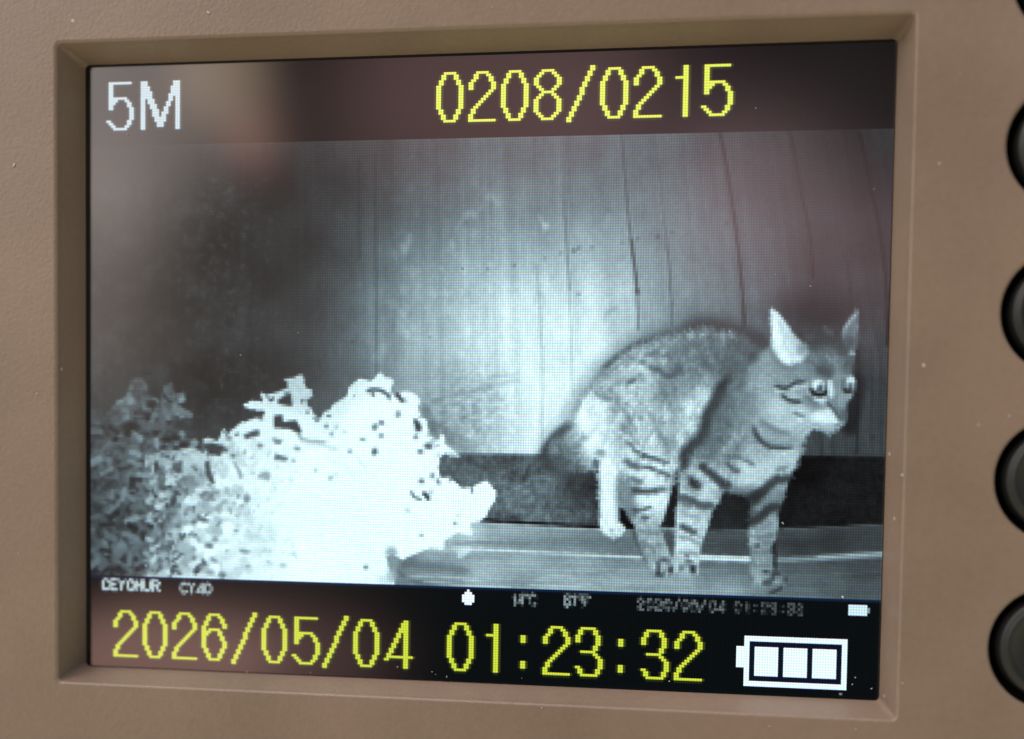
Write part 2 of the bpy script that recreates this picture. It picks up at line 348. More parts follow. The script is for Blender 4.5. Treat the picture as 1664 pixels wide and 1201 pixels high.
    for pts, w, v, k in [([(745,905),(760,893),(745,900)],10,240,.6),([(640,925),(665,940),(690,950),(760,958)],7,60,.3),([(660,938),(710,936),(780,944)],4,235,.5),
                         ([(690,944),(760,952),(830,955)],4,220,.5),([(870,944),(900,936),(940,940)],5,215,.35),([(640,915),(700,918),(760,928)],12,90,.4),
                         ([(860,950),(900,953),(960,950)],4,225,.4),([(735,885),(780,882),(860,885)],5,95,.3),([(950,935),(1010,926)],4,100,.3),([(1290,935),(1430,930)],3,130,.3),
                         ([(1270,952),(1430,946)],3,60,.25)]:
        mix(L, stroke(pts, w, 2), float(v), k)
    # ---------- dark shadow the lamp throws behind the cat
    halo = [(880,745),(888,728),(902,712),(918,700),(928,684),(938,662),(950,640),(964,620),(980,600),(1002,580),(1030,561),(1062,545),(1096,534),(1130,524),(1165,524),(1200,534),(1236,546)]
    mix(L, stroke(halo, 32, 12), 78.0, .38)
    mix(L, stroke([(x + 5, y + 5) for x, y in halo[4:]], 15, 6), 60.0, .55)
    mix(L, stroke([(1120,532),(1160,530),(1200,540),(1246,556)], 30, 10), 56.0, .6); mix(L, stroke([(1190,545),(1240,562)], 30, 9), 58.0, .55)
    mix(L, stroke([(980,602),(1010,577),(1050,555)], 14, 4), 60.0, .5)
    mix(L, blob(1335, 505, 72, 34, 0, .6), 34.0, .85)
    mix(L, blob(1330, 440, 34, 50, 0, .8), 22.0, .35)
    mix(L, stroke([(1392,610),(1388,660),(1380,700)], 26, 6), 26.0, .8)
    mix(L, stroke([(1394,560),(1400,600),(1402,640)], 16, 6), 38.0, .5)
    # ---------- cat
    bod = [(975,612),(995,592),(1022,571),(1047,560),(1068,551),(1099,545),(1131,538),(1148,534),(1165,540),(1192,541),(1210,550),(1226,566),(1240,570),(1252,556),
           (1251,505),(1256,500),(1270,514),(1283,533),(1296,550),(1310,560),(1330,560),(1352,560),(1372,562),(1386,568),(1391,578),(1386,590),(1386,607),(1391,618),(1389,636),
           (1383,648),(1376,658),(1376,672),(1375,687),(1366,694),(1350,703),(1336,702),(1321,697),(1312,706),(1304,718),(1301,730),(1295,751),(1285,772),(1277,797),(1270,820),
           (1265,832),(1264,855),(1261,874),(1252,890),(1255,905),(1255,924),(1268,929),(1279,938),(1278,950),(1270,961),(1254,966),(1241,958),(1227,955),(1221,946),(1219,928),
           (1220,905),(1217,876),(1217,855),(1218,834),(1218,812),(1204,806),(1188,802),(1177,798),(1172,808),(1165,820),(1157,832),(1154,847),(1147,867),(1139,890),(1137,907),
           (1136,924),(1130,936),(1114,938),(1102,934),(1098,926),(1094,934),(1080,938),(1066,936),(1054,920),(1045,905),(1038,885),(1033,865),(1028,850),(1018,836),(1006,824),
           (1003,800),(1000,780),(990,768),(975,764),(955,758),(935,752),(918,742),(905,728),(914,708),(928,694),(938,672),(948,650),(962,630)]
    bm = poly(bod, 1.6)
    far = poly([(976,755),(973,800),(973,845),(978,862),(986,870),(1000,873),(1009,870),(1015,860),(1013,853),(1005,846),(1005,822),(1003,795),(1002,765),(992,745)], 1.2)
    C = field([(955,690,250),(965,722,252),(945,735,215),(972,662,235),(930,738,150),(915,735,120),(936,710,190),(988,700,215),(985,740,225),
        (1000,650,165),(1020,690,172),(1050,700,190),(1040,640,190),(1005,720,200),(1030,738,205),(1060,735,200),(1090,720,160),(1075,680,180),(1100,690,185),(1132,660,215),(1142,642,222),(1125,690,200),
        (1110,715,185),(985,620,160),(1000,600,165),(1020,582,160),(1040,600,175),(1070,566,138),(1100,556,118),(1130,547,108),(1170,550,108),(1200,562,90),(1222,578,80),(1150,580,112),(1180,600,112),
        (1100,590,120),(1060,620,160),(1080,640,130),(1110,630,140),(1150,625,165),(1200,600,100),(1130,600,125),(1185,575,105),(1210,590,105),
        (1180,650,122),(1205,680,150),(1170,690,120),(1160,720,115),(1195,715,155),(1180,730,150),(1230,738,190),(1235,700,160),(1215,650,140),(1205,620,118),(1220,625,165),(1225,600,160),
        (1240,590,165),(1238,620,180),(1245,650,188),(1262,665,222),(1250,685,196),(1280,690,212),(1300,702,195),(1290,716,170),(1262,715,160),(1270,742,210),(1290,745,205),(1250,765,222),(1222,765,226),
        (1210,780,228),(1232,786,222),(1235,803,120),(1230,815,50),(1200,803,130),(1190,790,190),(1270,765,200),
        (1270,612,160),(1300,605,150),(1300,580,128),(1330,580,112),(1345,596,105),(1362,590,128),(1368,615,150),(1362,640,160),(1380,596,98),(1345,570,95),(1300,556,120),(1330,562,80),(1370,568,75),
        (1300,636,170),(1290,640,190),(1300,668,222),(1325,680,225),(1345,682,245),(1352,690,235),(1364,655,145),(1370,675,105),(1330,658,150),(1312,650,145),(1340,698,190),(1320,690,195),
        (1110,765,140),(1140,770,190),(1150,800,212),(1120,800,190),(1120,845,205),(1135,860,215),(1112,882,222),(1122,900,205),(1110,925,165),(1150,830,190),(1160,795,200),
        (1232,825,125),(1256,810,135),(1250,858,165),(1232,870,178),(1238,900,150),(1235,932,165),(1264,945,125),
        (1035,768,215),(1060,775,228),(1090,760,190),(1050,806,218),(1062,815,228),(1020,800,125),(1012,785,140),(1020,825,130),(1052,850,168),(1060,880,168),(1040,885,135),(1072,912,168),(1075,925,150)], 2.2, 8, 5)
    # fur: streaks of different directions over a few scales
    f1 = vnoise(CW, CH, 4.2, 8, 81) - .5; f2 = vnoise(CW, CH, 9, 12, 82) - .5; f3 = vnoise(CW, CH, 3.8, 4, 83) - .5
    coat = np.clip((1240 - XX) / 60, 0, 1)
    spot = (vnoise(CW, CH, 8, 6, 84) - .5) * np.clip((1120 - XX) / 80, 0, 1) * np.clip((740 - YY) / 60, 0, 1) * np.clip((XX - 985) / 25, 0, 1)
    calm = 1 - np.clip((C - 185) / 65, 0, .85)
    T = C * (1 + calm * (.15 * f1 * (.5 + coat) + .12 * f2 * (.4 + coat) + .17 * f3 * (.4 + .9 * coat) + .40 * spot))
    diag = np.sin((XX * .8 + YY * .32 + 18 * vnoise(CW, CH, 40, 40, 85)) / 4.2)
    T *= 1 + .07 * diag * np.clip((YY - 640) / 60, 0, 1) * coat * np.clip((760 - YY) / 40, 0, 1)
    def S(pts, w, v, soft=1.6, k=.9): mix(T, stroke(pts, w + .6, soft * 1.3), float(v) + (8 if v < 120 else 0), k * .9)
    def B(x, y, rx, ry, v, rot=0, k=.9, soft=.4): mix(T, blob(x, y, rx, ry, rot, soft), float(v), k)
    # body split and shadows
    S([(1190,606),(1182,618),(1172,632)], 12, 88, 3, .7)
    S([(1180,618),(1171,632),(1161,656),(1150,673),(1146,695),(1136,714),(1122,727),(1114,740),(1113,760)], 19, 40, 4, 1.0)
    S([(1176,640),(1172,670),(1164,695),(1152,720),(1138,745)], 26, 96, 8, .5)
    S([(1121,741),(1140,742),(1158,744)], 7, 88, 2.2, .8)
    S([(1176,742),(1198,742),(1209,747),(1226,756)], 6, 100, 1.8); S([(1183,753),(1190,761),(1200,766)], 8, 62, 2)
    S([(1186,752),(1200,750),(1216,758)], 4, 235, 1.5, .7); S([(1262,762),(1278,759)], 5, 92)
    T *= 1 - .10 * np.clip((XX - 1130) / 40, 0, 1) * np.clip((YY - 560) / 30, 0, 1)
    S([(1176,800),(1204,806),(1232,802)], 20, 60, 7, .8); S([(1195,790),(1225,790)], 8, 150, 5, .4)
    # neck rings
    S([(1224,694),(1230,708),(1238,718),(1250,725),(1264,728),(1287,727)], 7, 45, 1.8, .95)
    S([(1236,684),(1247,691),(1257,697),(1268,701),(1282,705)], 8, 100, 2.6, .8)
    S([(1252,732),(1275,735),(1292,733)], 4, 225, 1.5, .5); S([(1232,690),(1240,704),(1256,712),(1280,713)], 5, 190, 2, .4)
    S([(1296,696),(1306,706),(1300,718)], 8, 165, 3, .5)
    # shoulders and forelegs
    S([(1138,757),(1150,764),(1161,774),(1171,783),(1186,789)], 14, 30, 2.8); B(1129, 785, 13, 8, 36, .85); S([(1112,765),(1130,764),(1148,778),(1160,790)], 5, 225, 2, .5)
    S([(1104,808),(1117,810),(1130,815),(1140,821),(1158,821)], 13, 55, 2.4); S([(1108,818),(1124,822)], 11, 78, 2.5, .7); S([(1110,795),(1126,803),(1140,811)], 6, 225, 2, .7)
    S([(1108,855),(1118,860),(1130,865)], 10, 40, 2.2); S([(1102,880),(1104,905)], 3, 225, 1.5, .5); S([(1126,868),(1142,872)], 4, 130, 1.5, .6)
    S([(1284,777),(1262,779),(1250,789),(1238,800),(1216,812)], 16, 32, 3); S([(1268,822),(1250,826),(1240,836),(1229,845),(1216,851)], 14, 34, 2.4); S([(1272,792),(1258,798),(1246,812),(1228,826)], 10, 150, 2.5, .6)
    S([(1252,840),(1260,852),(1256,868)], 9, 165, 2.5, .6); B(1230, 886, 5, 3.5, 50); B(1246, 882, 8, 5, 110, 0, .7); S([(1224,862),(1222,880)], 5, 195, 2, .7); B(1236, 905, 8, 9, 165, 0, .5)
    S([(1106,832),(1122,838),(1140,840)], 6, 150, 2.5, 0.90); S([(1104,872),(1120,876),(1140,884)], 5, 120, 2.2, 0.85); S([(1102,896),(1116,899),(1136,901)], 4, 105, 2, 0.80); S([(1112,792),(1124,800),(1136,806)], 4, 120, 2, 0.70)
    S([(1220,870),(1238,873),(1258,868)], 5, 90, 2.2, 0.80); S([(1222,896),(1238,899),(1252,894)], 5, 88, 2.2, 0.80); S([(1220,916),(1236,920),(1254,917)], 5, 105, 2.2, 0.80); S([(1228,862),(1240,858),(1254,850)], 4, 110, 2, 0.80)
    S([(1040,862),(1058,866),(1078,862)], 5, 100, 2.5, 0.75); S([(1046,884),(1062,888),(1082,882)], 5, 96, 2.5, 0.75); S([(1054,904),(1068,906)], 5, 120, 2.2, 0.75)
    # near hind leg
    S([(1016,748),(1027,754),(1039,761)], 10, 68, 2.2); S([(1044,758),(1054,759),(1064,763),(1076,768),(1091,774)], 6.5, 62, 1.6); S([(1041,742),(1055,744),(1068,748),(1090,751)], 4.5, 98, 1.5)
    S([(1044,751),(1060,754),(1080,760)], 5, 248, 1.5, .8); S([(1036,768),(1055,772),(1080,779)], 8, 248, 2, .7); S([(1024,776),(1034,781),(1043,783)], 7, 82, 2); S([(1029,796),(1044,799),(1058,798),(1078,795)], 10, 44, 2.2)
    S([(1072,796),(1086,793)], 8, 120, 2.5, .7); S([(1036,810),(1056,812),(1076,806)], 12, 238, 3, .8); S([(1028,828),(1040,830),(1050,826),(1059,824)], 5, 48, 1.4); S([(1043,841),(1055,842)], 6, 72, 1.6); S([(1038,834),(1056,830)], 3, 225, 1.2, .7)
    S([(1006,775),(1010,800),(1018,822)], 14, 118, 4, .7); S([(1062,745),(1098,756)], 5, 215, 2, .4)
    S([(1032,862),(1040,890),(1052,915)], 6, 95, 2, .8); S([(1078,862),(1083,885),(1088,902)], 6, 205, 2, .6)
    # thigh and flank markings
    S([(1016,715),(1026,723),(1034,733),(1052,742)], 6, 78, 1.8); S([(1009,690),(1020,698),(1028,710),(1038,722)], 6, 118, 2, .8); S([(968,639),(981,646),(993,647)], 7, 112, 2, .8)
    S([(1000,655),(1014,667),(1024,681),(1030,694)], 6, 128, 2.4, .7); B(976, 736, 8, 6, 135, .3, .8); S([(967,748),(971,760)], 12, 60, 3); S([(996,700),(1006,712),(1012,728)], 6, 158, 2.5, .6)
    S([(1060,676),(1065,695),(1076,713),(1088,726)], 7, 124, 2.5, .8); S([(1079,632),(1080,648)], 9, 112, 3, .8); S([(1088,653),(1096,671)], 8, 128, 3, .7); S([(1036,735),(1051,740),(1068,746),(1088,751)], 5, 74, 1.5)
    S([(1030,726),(1048,733),(1070,741)], 4, 240, 1.5, .6); S([(1040,705),(1056,720),(1068,735)], 6, 215, 2.4, .4); S([(1100,655),(1092,700),(1100,735)], 7, 150, 3, .35)
    B(1026, 619, 10, 5, 92, -.4, .8); S([(1056,598),(1070,601),(1082,611),(1095,608),(1110,598)], 9, 72, 2.4, .85); S([(1048,578),(1066,573),(1086,577)], 6, 98, 2.2, .7); B(1045, 589, 7, 5, 105, 0, .7)
    S([(1074,617),(1073,638)], 13, 112, 4, .7); S([(1112,592),(1130,580),(1150,575)], 7, 92, 3, .5); S([(1120,560),(1150,562),(1180,572)], 5, 92, 2.5, .5); S([(1100,575),(1118,566)], 5, 95, 2, .5)
    S([(1150,600),(1180,590),(1205,592)], 10, 92, 4, .45)
    for x, y, q, v in [(1077,572,4,235),(1080,588,6,235),(1043,599,6,235),(1030,602,11,222),(1053,615,4,232),(1058,586,5,200),(1020,606,7,205),(1000,612,6,190),(1064,633,8,205),(1000,628,6,200),
                       (1013,638,8,200),(1040,650,9,205),(1036,668,7,205),(1046,632,9,205),(1010,588,4,215),(1032,570,4,190),(1128,640,9,180),(1056,690,8,215),(1085,700,7,215)]:
        B(x, y, q, q * .9, v, 0, .5, .5)
    B(1184, 613, 9, 6, 70, .9, .7); S([(1146,535),(1152,541)], 5, 140, 2, .6)
    # fur edge along the back
    r = np.random.default_rng(9)
    for i in range(90):
        t = r.random(); px = np.interp(t, [0, .3, .6, 1], [958, 1010, 1090, 1190]); py = np.interp(px, [958,975,995,1022,1047,1068,1099,1131,1160,1190], [640,613,593,572,560,552,546,538,538,542])
        S([(px, py + 2), (px + r.uniform(4, 9), py + r.uniform(4, 10))], 2.6, r.uniform(95, 215), 1.2, .5)
    # ears
    mix(T, poly([(1252,504),(1257,501),(1272,515),(1286,534),(1299,551),(1310,561),(1313,574),(1306,586),(1285,593),(1272,590),(1262,578),(1254,562)], 1.6), 215.0, .95)
    S([(1255,508),(1258,530),(1262,552),(1270,572),(1284,588)], 12, 252, 3, .95); S([(1284,546),(1300,562)], 10, 176, 3, .6); B(1304, 568, 9, 10, 128, 0, .8, .5); S([(1262,512),(1276,530),(1290,546)], 4, 225, 1.6, .6); S([(1270,575),(1290,584),(1302,580)], 7, 235, 3, .6)
    S([(1250,566),(1257,579),(1266,591),(1276,598),(1293,600)], 6, 108, 2.4, .8); S([(1252,508),(1253,530),(1254,552)], 2.5, 120, 1, .8)
    # forehead
    B(1337, 603, 11, 8, 72, .5, .85); B(1347, 607, 6, 7, 80, 0, .8); B(1326, 594, 6, 4, 95, 0, .6); S([(1343,576),(1351,588)], 3.5, 180, 1.5, .7); S([(1320,575),(1328,590)], 3, 150, 1.5, .5)
    S([(1356,576),(1360,600),(1358,612)], 5, 158, 2, .5); S([(1366,580),(1372,604)], 4, 92, 2, .5); B(1385, 574, 6, 4, 195, 0, .8); S([(1310,566),(1345,562),(1380,568)], 6, 62, 3, .5); B(1378, 592, 6, 8, 85, 0, .6)
    S([(1305,585),(1318,578),(1332,576),(1350,570)], 6, 98, 3, .6); S([(1300,600),(1312,596),(1324,600)], 5, 125, 2.4, .5); S([(1312,612),(1326,612),(1340,614)], 4, 118, 2, .5); S([(1362,590),(1366,612)], 6, 120, 2.4, .4)
    # eyes and brow marks
    S([(1260,627),(1274,631),(1282,629),(1290,623),(1298,621),(1308,621)], 5.5, 38, 1.3, .95); S([(1270,641),(1278,648),(1288,652),(1302,653)], 5.5, 38, 1.3, .95)
    S([(1262,634),(1276,638)], 4, 225, 1.5, .6); S([(1286,634),(1300,628),(1314,626)], 6, 218, 2, .6); S([(1282,644),(1296,644)], 4, 205, 1.5, .6)
    B(1330, 628, 13, 11, 165, 0, .7, .5); B(1329, 622, 9, 5, 238, 0, 1, .4); B(1330, 628, 10, 9, 215, 0, .9, .35); B(1332, 631, 5, 6.5, 58, 0, .9, .4); B(1326, 625, 4, 3.5, 252, 0, .95, .4); S([(1316,630),(1320,619),(1330,615),(1340,618),(1344,628)], 3, 104, 1.4, .65)
    S([(1318,632),(1321,638),(1330,642),(1339,641),(1343,635)], 6.5, 16, 1.2, 1.1); S([(1341,624),(1344,634)], 4.5, 66, 1.4, .9)
    S([(1323,648),(1332,649.5),(1342,648)], 4.4, 236, 1.1, .95); B(1337, 654, 6, 4, 196, 0, .7); S([(1310,644),(1318,652),(1326,657)], 7, 96, 2.4, .8); S([(1312,634),(1316,642)], 5, 176, 1.8, .6)
    S([(1349,620),(1350,632),(1351,644)], 8.5, 238, 1.8, .9); S([(1357,616),(1358,640),(1360,655)], 6, 118, 2.4, .6)
    B(1383, 619, 6.5, 7, 236, 0, .95, .4); B(1382, 627, 5.5, 6, 170, 0, .8, .4); B(1382, 627, 3, 4.5, 62, 0, .8, .4); S([(1371,633),(1377,636),(1384,635)], 6, 26, 1.3, 1.05); B(1380, 644, 6, 4, 150, 0, .8); S([(1371,616),(1370,630)], 5, 82, 1.6, .85)
    # muzzle
    S([(1344,655),(1350,660),(1356,668),(1361,677),(1365,683)], 5, 52, 1.4, .9); B(1370, 676, 4, 7, 88, 0, .8); B(1367, 652, 6, 10, 158, 0, .6); S([(1357,658),(1364,668),(1370,682)], 5, 100, 2, .6); S([(1318,660),(1332,662),(1343,662)], 3, 135, 1.5, .6)
    mix(T, poly([(1320,672),(1338,666),(1346,664),(1356,674),(1364,685),(1350,689),(1330,687),(1318,682)], 2.4), 240.0, .7); S([(1330,679),(1336,680)], 5, 252, 1.5, .8)
    S([(1318,692),(1330,695),(1346,698),(1362,693)], 8, 158, 2.6, .85); S([(1326,687),(1340,690),(1356,689)], 3, 120, 1.6, .45); S([(1356,692),(1366,690)], 5, 105, 1.6, .8); S([(1290,671),(1298,674),(1306,677)], 5, 98, 1.4, .9); S([(1296,682),(1304,684)], 4, 250, 1.4, .7); S([(1310,686),(1320,694)], 5, 178, 2, .6)
    # paws
    B(1079, 909, 9, 3.2, 72); S([(1069,913),(1070,936)], 5.5, 42, 1.4); B(1090, 926, 3.4, 6.5, 42); B(1071, 934, 9, 4, 52); B(1080, 920, 6, 6, 190, 0, .6); B(1126, 924, 5.5, 6.5, 30); B(1119, 912, 7, 3.5, 100)
    B(1116, 903, 3.5, 3, 92); B(1107, 923, 4, 6, 110); B(1117, 928, 4, 7, 190, 0, .6); B(1133, 926, 3, 8, 185, 0, .5); S([(1098,905),(1098,930)], 4, 205, 1.6, .6)
    B(1245, 929, 6, 3, 50); B(1262, 931, 9, 3.6, 48); B(1247, 946, 10, 4.6, 70, -.3); B(1220, 942, 3, 7, 70); B(1277, 940, 3.4, 7, 60); S([(1249,964),(1260,961),(1271,954)], 6, 38, 1.6); B(1262, 946, 6, 4, 165, 0, .6); B(1232, 940, 6, 8, 175, 0, .6); B(1256,938,3,6,60)
    mix(L, stroke([(1257,878),(1259,900),(1259,926)], 7, 2), 30.0, .85); mix(L, stroke([(1029,862),(1040,890),(1050,912)], 7, 2.5), 62.0, .7)
    mix(L, stroke([(1092,868),(1098,890),(1096,902)], 12, 3), 70.0, .7)
    bs_, ba_ = bm; hh, ww = ba_.shape
    ba_ = np.clip((blur(ba_, 2.4) - .5) * 2.1 + .5 + .75 * (vnoise(ww, hh, 5, 7, 55) - .5) * (1 - np.abs(2 * blur(ba_, 2.4) - 1)), 0, 1); bm = (bs_, ba_)
    mix(L, bm, T)
    # far white hind leg, feathered rump, far ear
    W = 250 * (1 + .10 * f1 + .06 * f3)
    mix(L, far, W, .97)
    mix(L, stroke([(1003,775),(1002,800),(1004,846)], 9, 4), 150.0, .6); mix(L, stroke([(976,770),(975,810),(977,850)], 4, 2), 205.0, .5); mix(L, stroke([(980,868),(992,871),(1006,868)], 4, 1.5), 165.0, .6); mix(L, blob(994, 862, 5, 4), 150.0, .7); mix(L, blob(1007, 860, 5, 6), 190.0, .6); mix(L, blob(985, 866, 5, 4), 215.0, .5)
    hole = poly([(1007,824),(1015,829),(1023,842),(1031,857),(1020,858),(1012,850),(1006,843)], 1, False); mix(L, hole, 12.0, .97)
    gap = poly([(1097,764),(1103,762),(1104,785),(1102,812),(1098,836),(1098,858),(1073,857),(1078,842),(1084,825),(1090,800)], 1.3, False); mix(L, gap, 18.0, .96)
    tri = poly([(1074,861),(1098,861),(1097,885),(1095,905),(1089,903),(1081,882)], 1.6, False); mix(L, tri, 62.0 * (1 + .5 * f3), .9)
    mix(L, poly([(1180,806),(1200,808),(1217,812),(1217,855),(1158,858),(1158,832),(1170,820)], 3), 30.0, .55)
    ear = poly([(1394,505),(1383,516),(1373,529),(1368,542),(1369,556),(1378,566),(1391,568),(1393,550),(1394,525)], 1.4)
    mix(L, ear, 118.0, .85); mix(L, stroke([(1393,508),(1383,520),(1372,536),(1370,550)], 5, 1.6), 178.0, .75); mix(L, stroke([(1392,512),(1392,540)], 3, 1.2), 130.0, .6); mix(L, blob(1381, 556, 8, 10, 0, .6), 62.0, .7)
    crown = poly([(1292,542),(1305,534),(1322,532),(1340,536),(1355,528),(1368,530),(1370,562),(1345,562),(1318,562),(1306,558)], 3)
    mix(L, crown, 58.0, .7); mix(L, stroke([(1338,530),(1352,545)], 8, 3), 92.0, .6); mix(L, blob(1316, 548, 10, 6), 78.0, .5)
    # fluffy tail root fading into the shade
    tr = poly([(925,690),(945,700),(952,745),(968,762),(940,764),(910,756),(892,738),(898,720)], 7)
    mix(L, tr, field([(905,730,85),(925,710,135),(945,705,190),(930,745,95),(955,745,130),(965,720,200),(900,750,70)], 2, 10) * (1 + .35 * f3 + .2 * f1), .72)
    mix(L, stroke([(930,690),(916,697),(906,706),(897,714),(890,724),(884,740)], 13, 5), 46.0, .82)
    mix(L, stroke([(884,735),(890,752),(905,765),(930,775),(962,772)], 22, 7), 62.0, .6); mix(L, stroke([(968,765),(969,800),(970,845)], 10, 4), 40.0, .7)
    for m in (bm, far, ear, crown, (tr[0], tr[1] * .9)):
        KIND[m[0]][m[1] > .5] = 5
    for m in (hole, gap): KIND[m[0]][m[1] > .5] = 2
    KIND[tri[0]][tri[1] > .5] = 3
    catm = KIND == 5
    face = np.array([(1365, 672)])
    r = np.random.default_rng(202)
    segs = []
    for q in range(5200):
        x = r.uniform(895, 1396); y = r.uniform(500, 955)
        if not catm[int(y) - Y0, int(x) - X0]: continue
        if x > 1215 and y < 735:                      # head: hair runs back from the nose
            ang = math.atan2(y - 668, x - 1372) + r.normal(0, .25); near = math.hypot(x - 1345, y - 640); l = 3.0 if near < 48 else r.uniform(4, 7)
            if near < 40 and r.random() < .6: continue
        elif y > 790: ang = 1.55 + r.normal(0, .25); l = r.uniform(3.5, 6.5)
        elif x > 1165: ang = 1.75 + r.normal(0, .35); l = r.uniform(5, 9)
        else: ang = 2.25 + (x - 1000) * -.0016 + r.normal(0, .4); l = r.uniform(5, 10)
        segs.append((y, x, ang, l))
    segs.sort(key=lambda t: -t[0])
    for y, x, ang, l in segs:
        v = L[int(y) - Y0, int(x) - X0] * r.uniform(.82, 1.19)
        mix(L, stroke([(x, y), (x + l * math.cos(ang), y + l * math.sin(ang))], r.uniform(1.8, 3.0), .8, False), float(v), .62)
    eb = blur(catm.astype(float), 4); gy_, gx_ = np.gradient(eb)
    iy, ix = np.nonzero(catm & (eb > .5) & (eb < .72)); pick = r.choice(len(iy), 1100, replace=False)
    for q in pick:
        x, y = ix[q] + X0, iy[q] + Y0
        if (x > 1300 and 600 < y < 700) or (x > 1236 and y < 600) or (y > 785 and r.random() < .8): continue
        ang = math.atan2(-gy_[iy[q], ix[q]], -gx_[iy[q], ix[q]]) + (.7 if y < 760 else .9) * r.choice([-1, 1] if y < 760 else [1, -1]) * r.uniform(.2, 1)
        l = r.uniform(4, 10) if y < 790 else r.uniform(3, 6)
        vx, vy = ix[q] - 5 * math.cos(ang), iy[q] - 5 * math.sin(ang)
        mix(L, stroke([(x, y), (x + l * math.cos(ang), y + l * math.sin(ang))], r.uniform(1.8, 3.2), .9), float(L[int(vy), int(vx)]) * r.uniform(.85, 1.1), .5)
    for px_, py_ in ((1330, 684), (1340, 688), (1348, 686)):        # whiskers, barely caught
        mix(L, stroke([(px_, py_), (px_ - 22, py_ + 9), (px_ - 44, py_ + 24)], 1.6, .8), 250.0, .28)
    # ---------- shrub: grey part at the left
    r = np.random.default_rng(12)
    G = field([(160,700,66),(230,660,92),(290,660,108),(180,740,86),(240,740,108),(160,800,78),(230,800,100),(170,860,74),(230,860,98),(170,920,70),(235,920,105),(290,700,80),(300,730,120),(280,820,150)], 2, 20)
    outl = [(147,692),(165,680),(178,668),(184,655),(203,646),(213,618),(226,612),(238,622),(240,642),(262,650),(266,628),(279,620),(285,640),(299,638),(302,652),(290,656),(312,676),(288,682),
            (286,698),(305,700),(322,716),(345,730),(340,745),(330,790),(330,950),(60,950),(60,700)]
    gm = poly(outl, .8, False)
    q = vnoise(CW, CH, 11, 8, 91) * .55 + vnoise(CW, CH, 5, 5, 92) * .45
    Gt = G * (.35 + 1.0 * q)
    for i in range(240):
        x = r.uniform(147, 330); y = r.uniform(640, 945); a = r.choice([.5, 2.6, 1.5]) + r.normal(0, .3); l = r.uniform(6, 14)
        v = float(np.clip(G[int(y) - Y0, int(x) - X0] * r.choice([.3, .65, 1.05, 1.35, 1.6]), 8, 165))
        mix(Gt, stroke([(x - l * math.cos(a), y - l * math.sin(a) * .8), (x, y), (x + l * math.cos(a), y + l * math.sin(a) * .8)], r.uniform(6, 12), .9), v, .72)
    mix(L, gm, Gt, .96)
    for pts, w, v in [([(183,664),(200,660),(222,664)],9,84),([(222,662),(236,648),(252,655)],9,80),([(268,628),(272,640),(282,650)],7,92),([(284,646),(300,640)],6,92),([(282,664),(296,668),(312,676)],10,112),([(215,640),(224,622)],6,58),([(262,668),(268,700)],10,88),([(230,690),(262,694)],12,84)]:
        mix(L, stroke(pts, w, .9), float(v), .9)
    for x, y, rx, ry in [(212,692,14,9),(246,657,10,7),(236,606,6,3),(270,715,9,5),(287,712,8,6),(208,705,6,7),(240,680,5,4),(187,714,5,5),(300,722,10,5)]:
        mix(L, blob(x, y, rx, ry), 22.0, .8)
    # blown-out part
    bright = [(250,941),(251,912),(262,893),(276,880),(283,852),(279,836),(291,818),(280,800),(264,796),(243,789),(240,773),(253,758),(244,745),(262,733),(278,735),(296,729),(312,728),(330,736),(336,727),(327,713),
        (345,713),(353,718),(358,708),(363,697),(371,704),(379,697),(391,687),(409,682),(429,675),(431,669),(403,664),(395,658),(409,651),(428,653),(421,638),(434,642),(452,637),(467,631),(467,620),(459,617),
        (477,613),(492,608),(494,617),(495,631),(506,632),(510,642),(504,647),(497,650),(499,657),(506,664),(510,675),(522,679),(526,671),(537,666),(540,657),(551,651),(564,644),(567,630),(575,621),(584,615),
        (596,617),(602,621),(611,612),(618,604),(625,613),(640,615),(638,624),(634,634),(641,646),(649,650),(650,638),(659,636),(674,640),(682,648),(679,663),(685,679),(694,682),(696,703),(705,716),(713,716),
        (716,706),(723,709),(723,723),(737,731),(748,743),(738,743),(722,737),(714,746),(713,765),(716,776),(730,776),(743,786),(750,794),(771,790),(790,780),(799,790),(807,799),(804,814),(794,830),(790,839),
        (782,847),(763,851),(768,870),(743,867),(722,879),(722,893),(697,891),(673,900),(654,910),(636,900),(628,907),(633,925),(642,947),(640,965),(250,960)]
    bmk = poly(bright, .5, False)
    r = np.random.default_rng(44)
    # ragged leafy edge: push the border about with blocky noise
    s, a = bmk; hh, ww = a.shape
    nb = (np.kron(r.random((hh // 4 + 2, ww // 4 + 2)), np.ones((4, 4)))[:hh, :ww] - .5)
    nb2 = (vnoise(ww, hh, 9, 7, 95) - .5)
    a = (blur(a, 1.0) + .44 * nb + .26 * nb2 > .5).astype(float); a = blur(a, .5)
    for q in range(150):                      # leaves overlap the step between the lit and the dim part
        x = r.normal(272, 17); y = r.uniform(735, 942); ang = r.uniform(0, 6.28); l = r.uniform(4, 9)
        ms, ma = stroke([(x - l * math.cos(ang), y - l * math.sin(ang)), (x, y), (x + l * math.cos(ang), y + l * math.sin(ang))], r.uniform(6, 12), .7)
        tmp = np.zeros((CH, CW)); tmp[ms] = ma; a = np.maximum(a, tmp[s]) if r.random() < .5 else a * (1 - tmp[s])
    # dark chinks between the outer leaves
    ins = blur(a, 9)
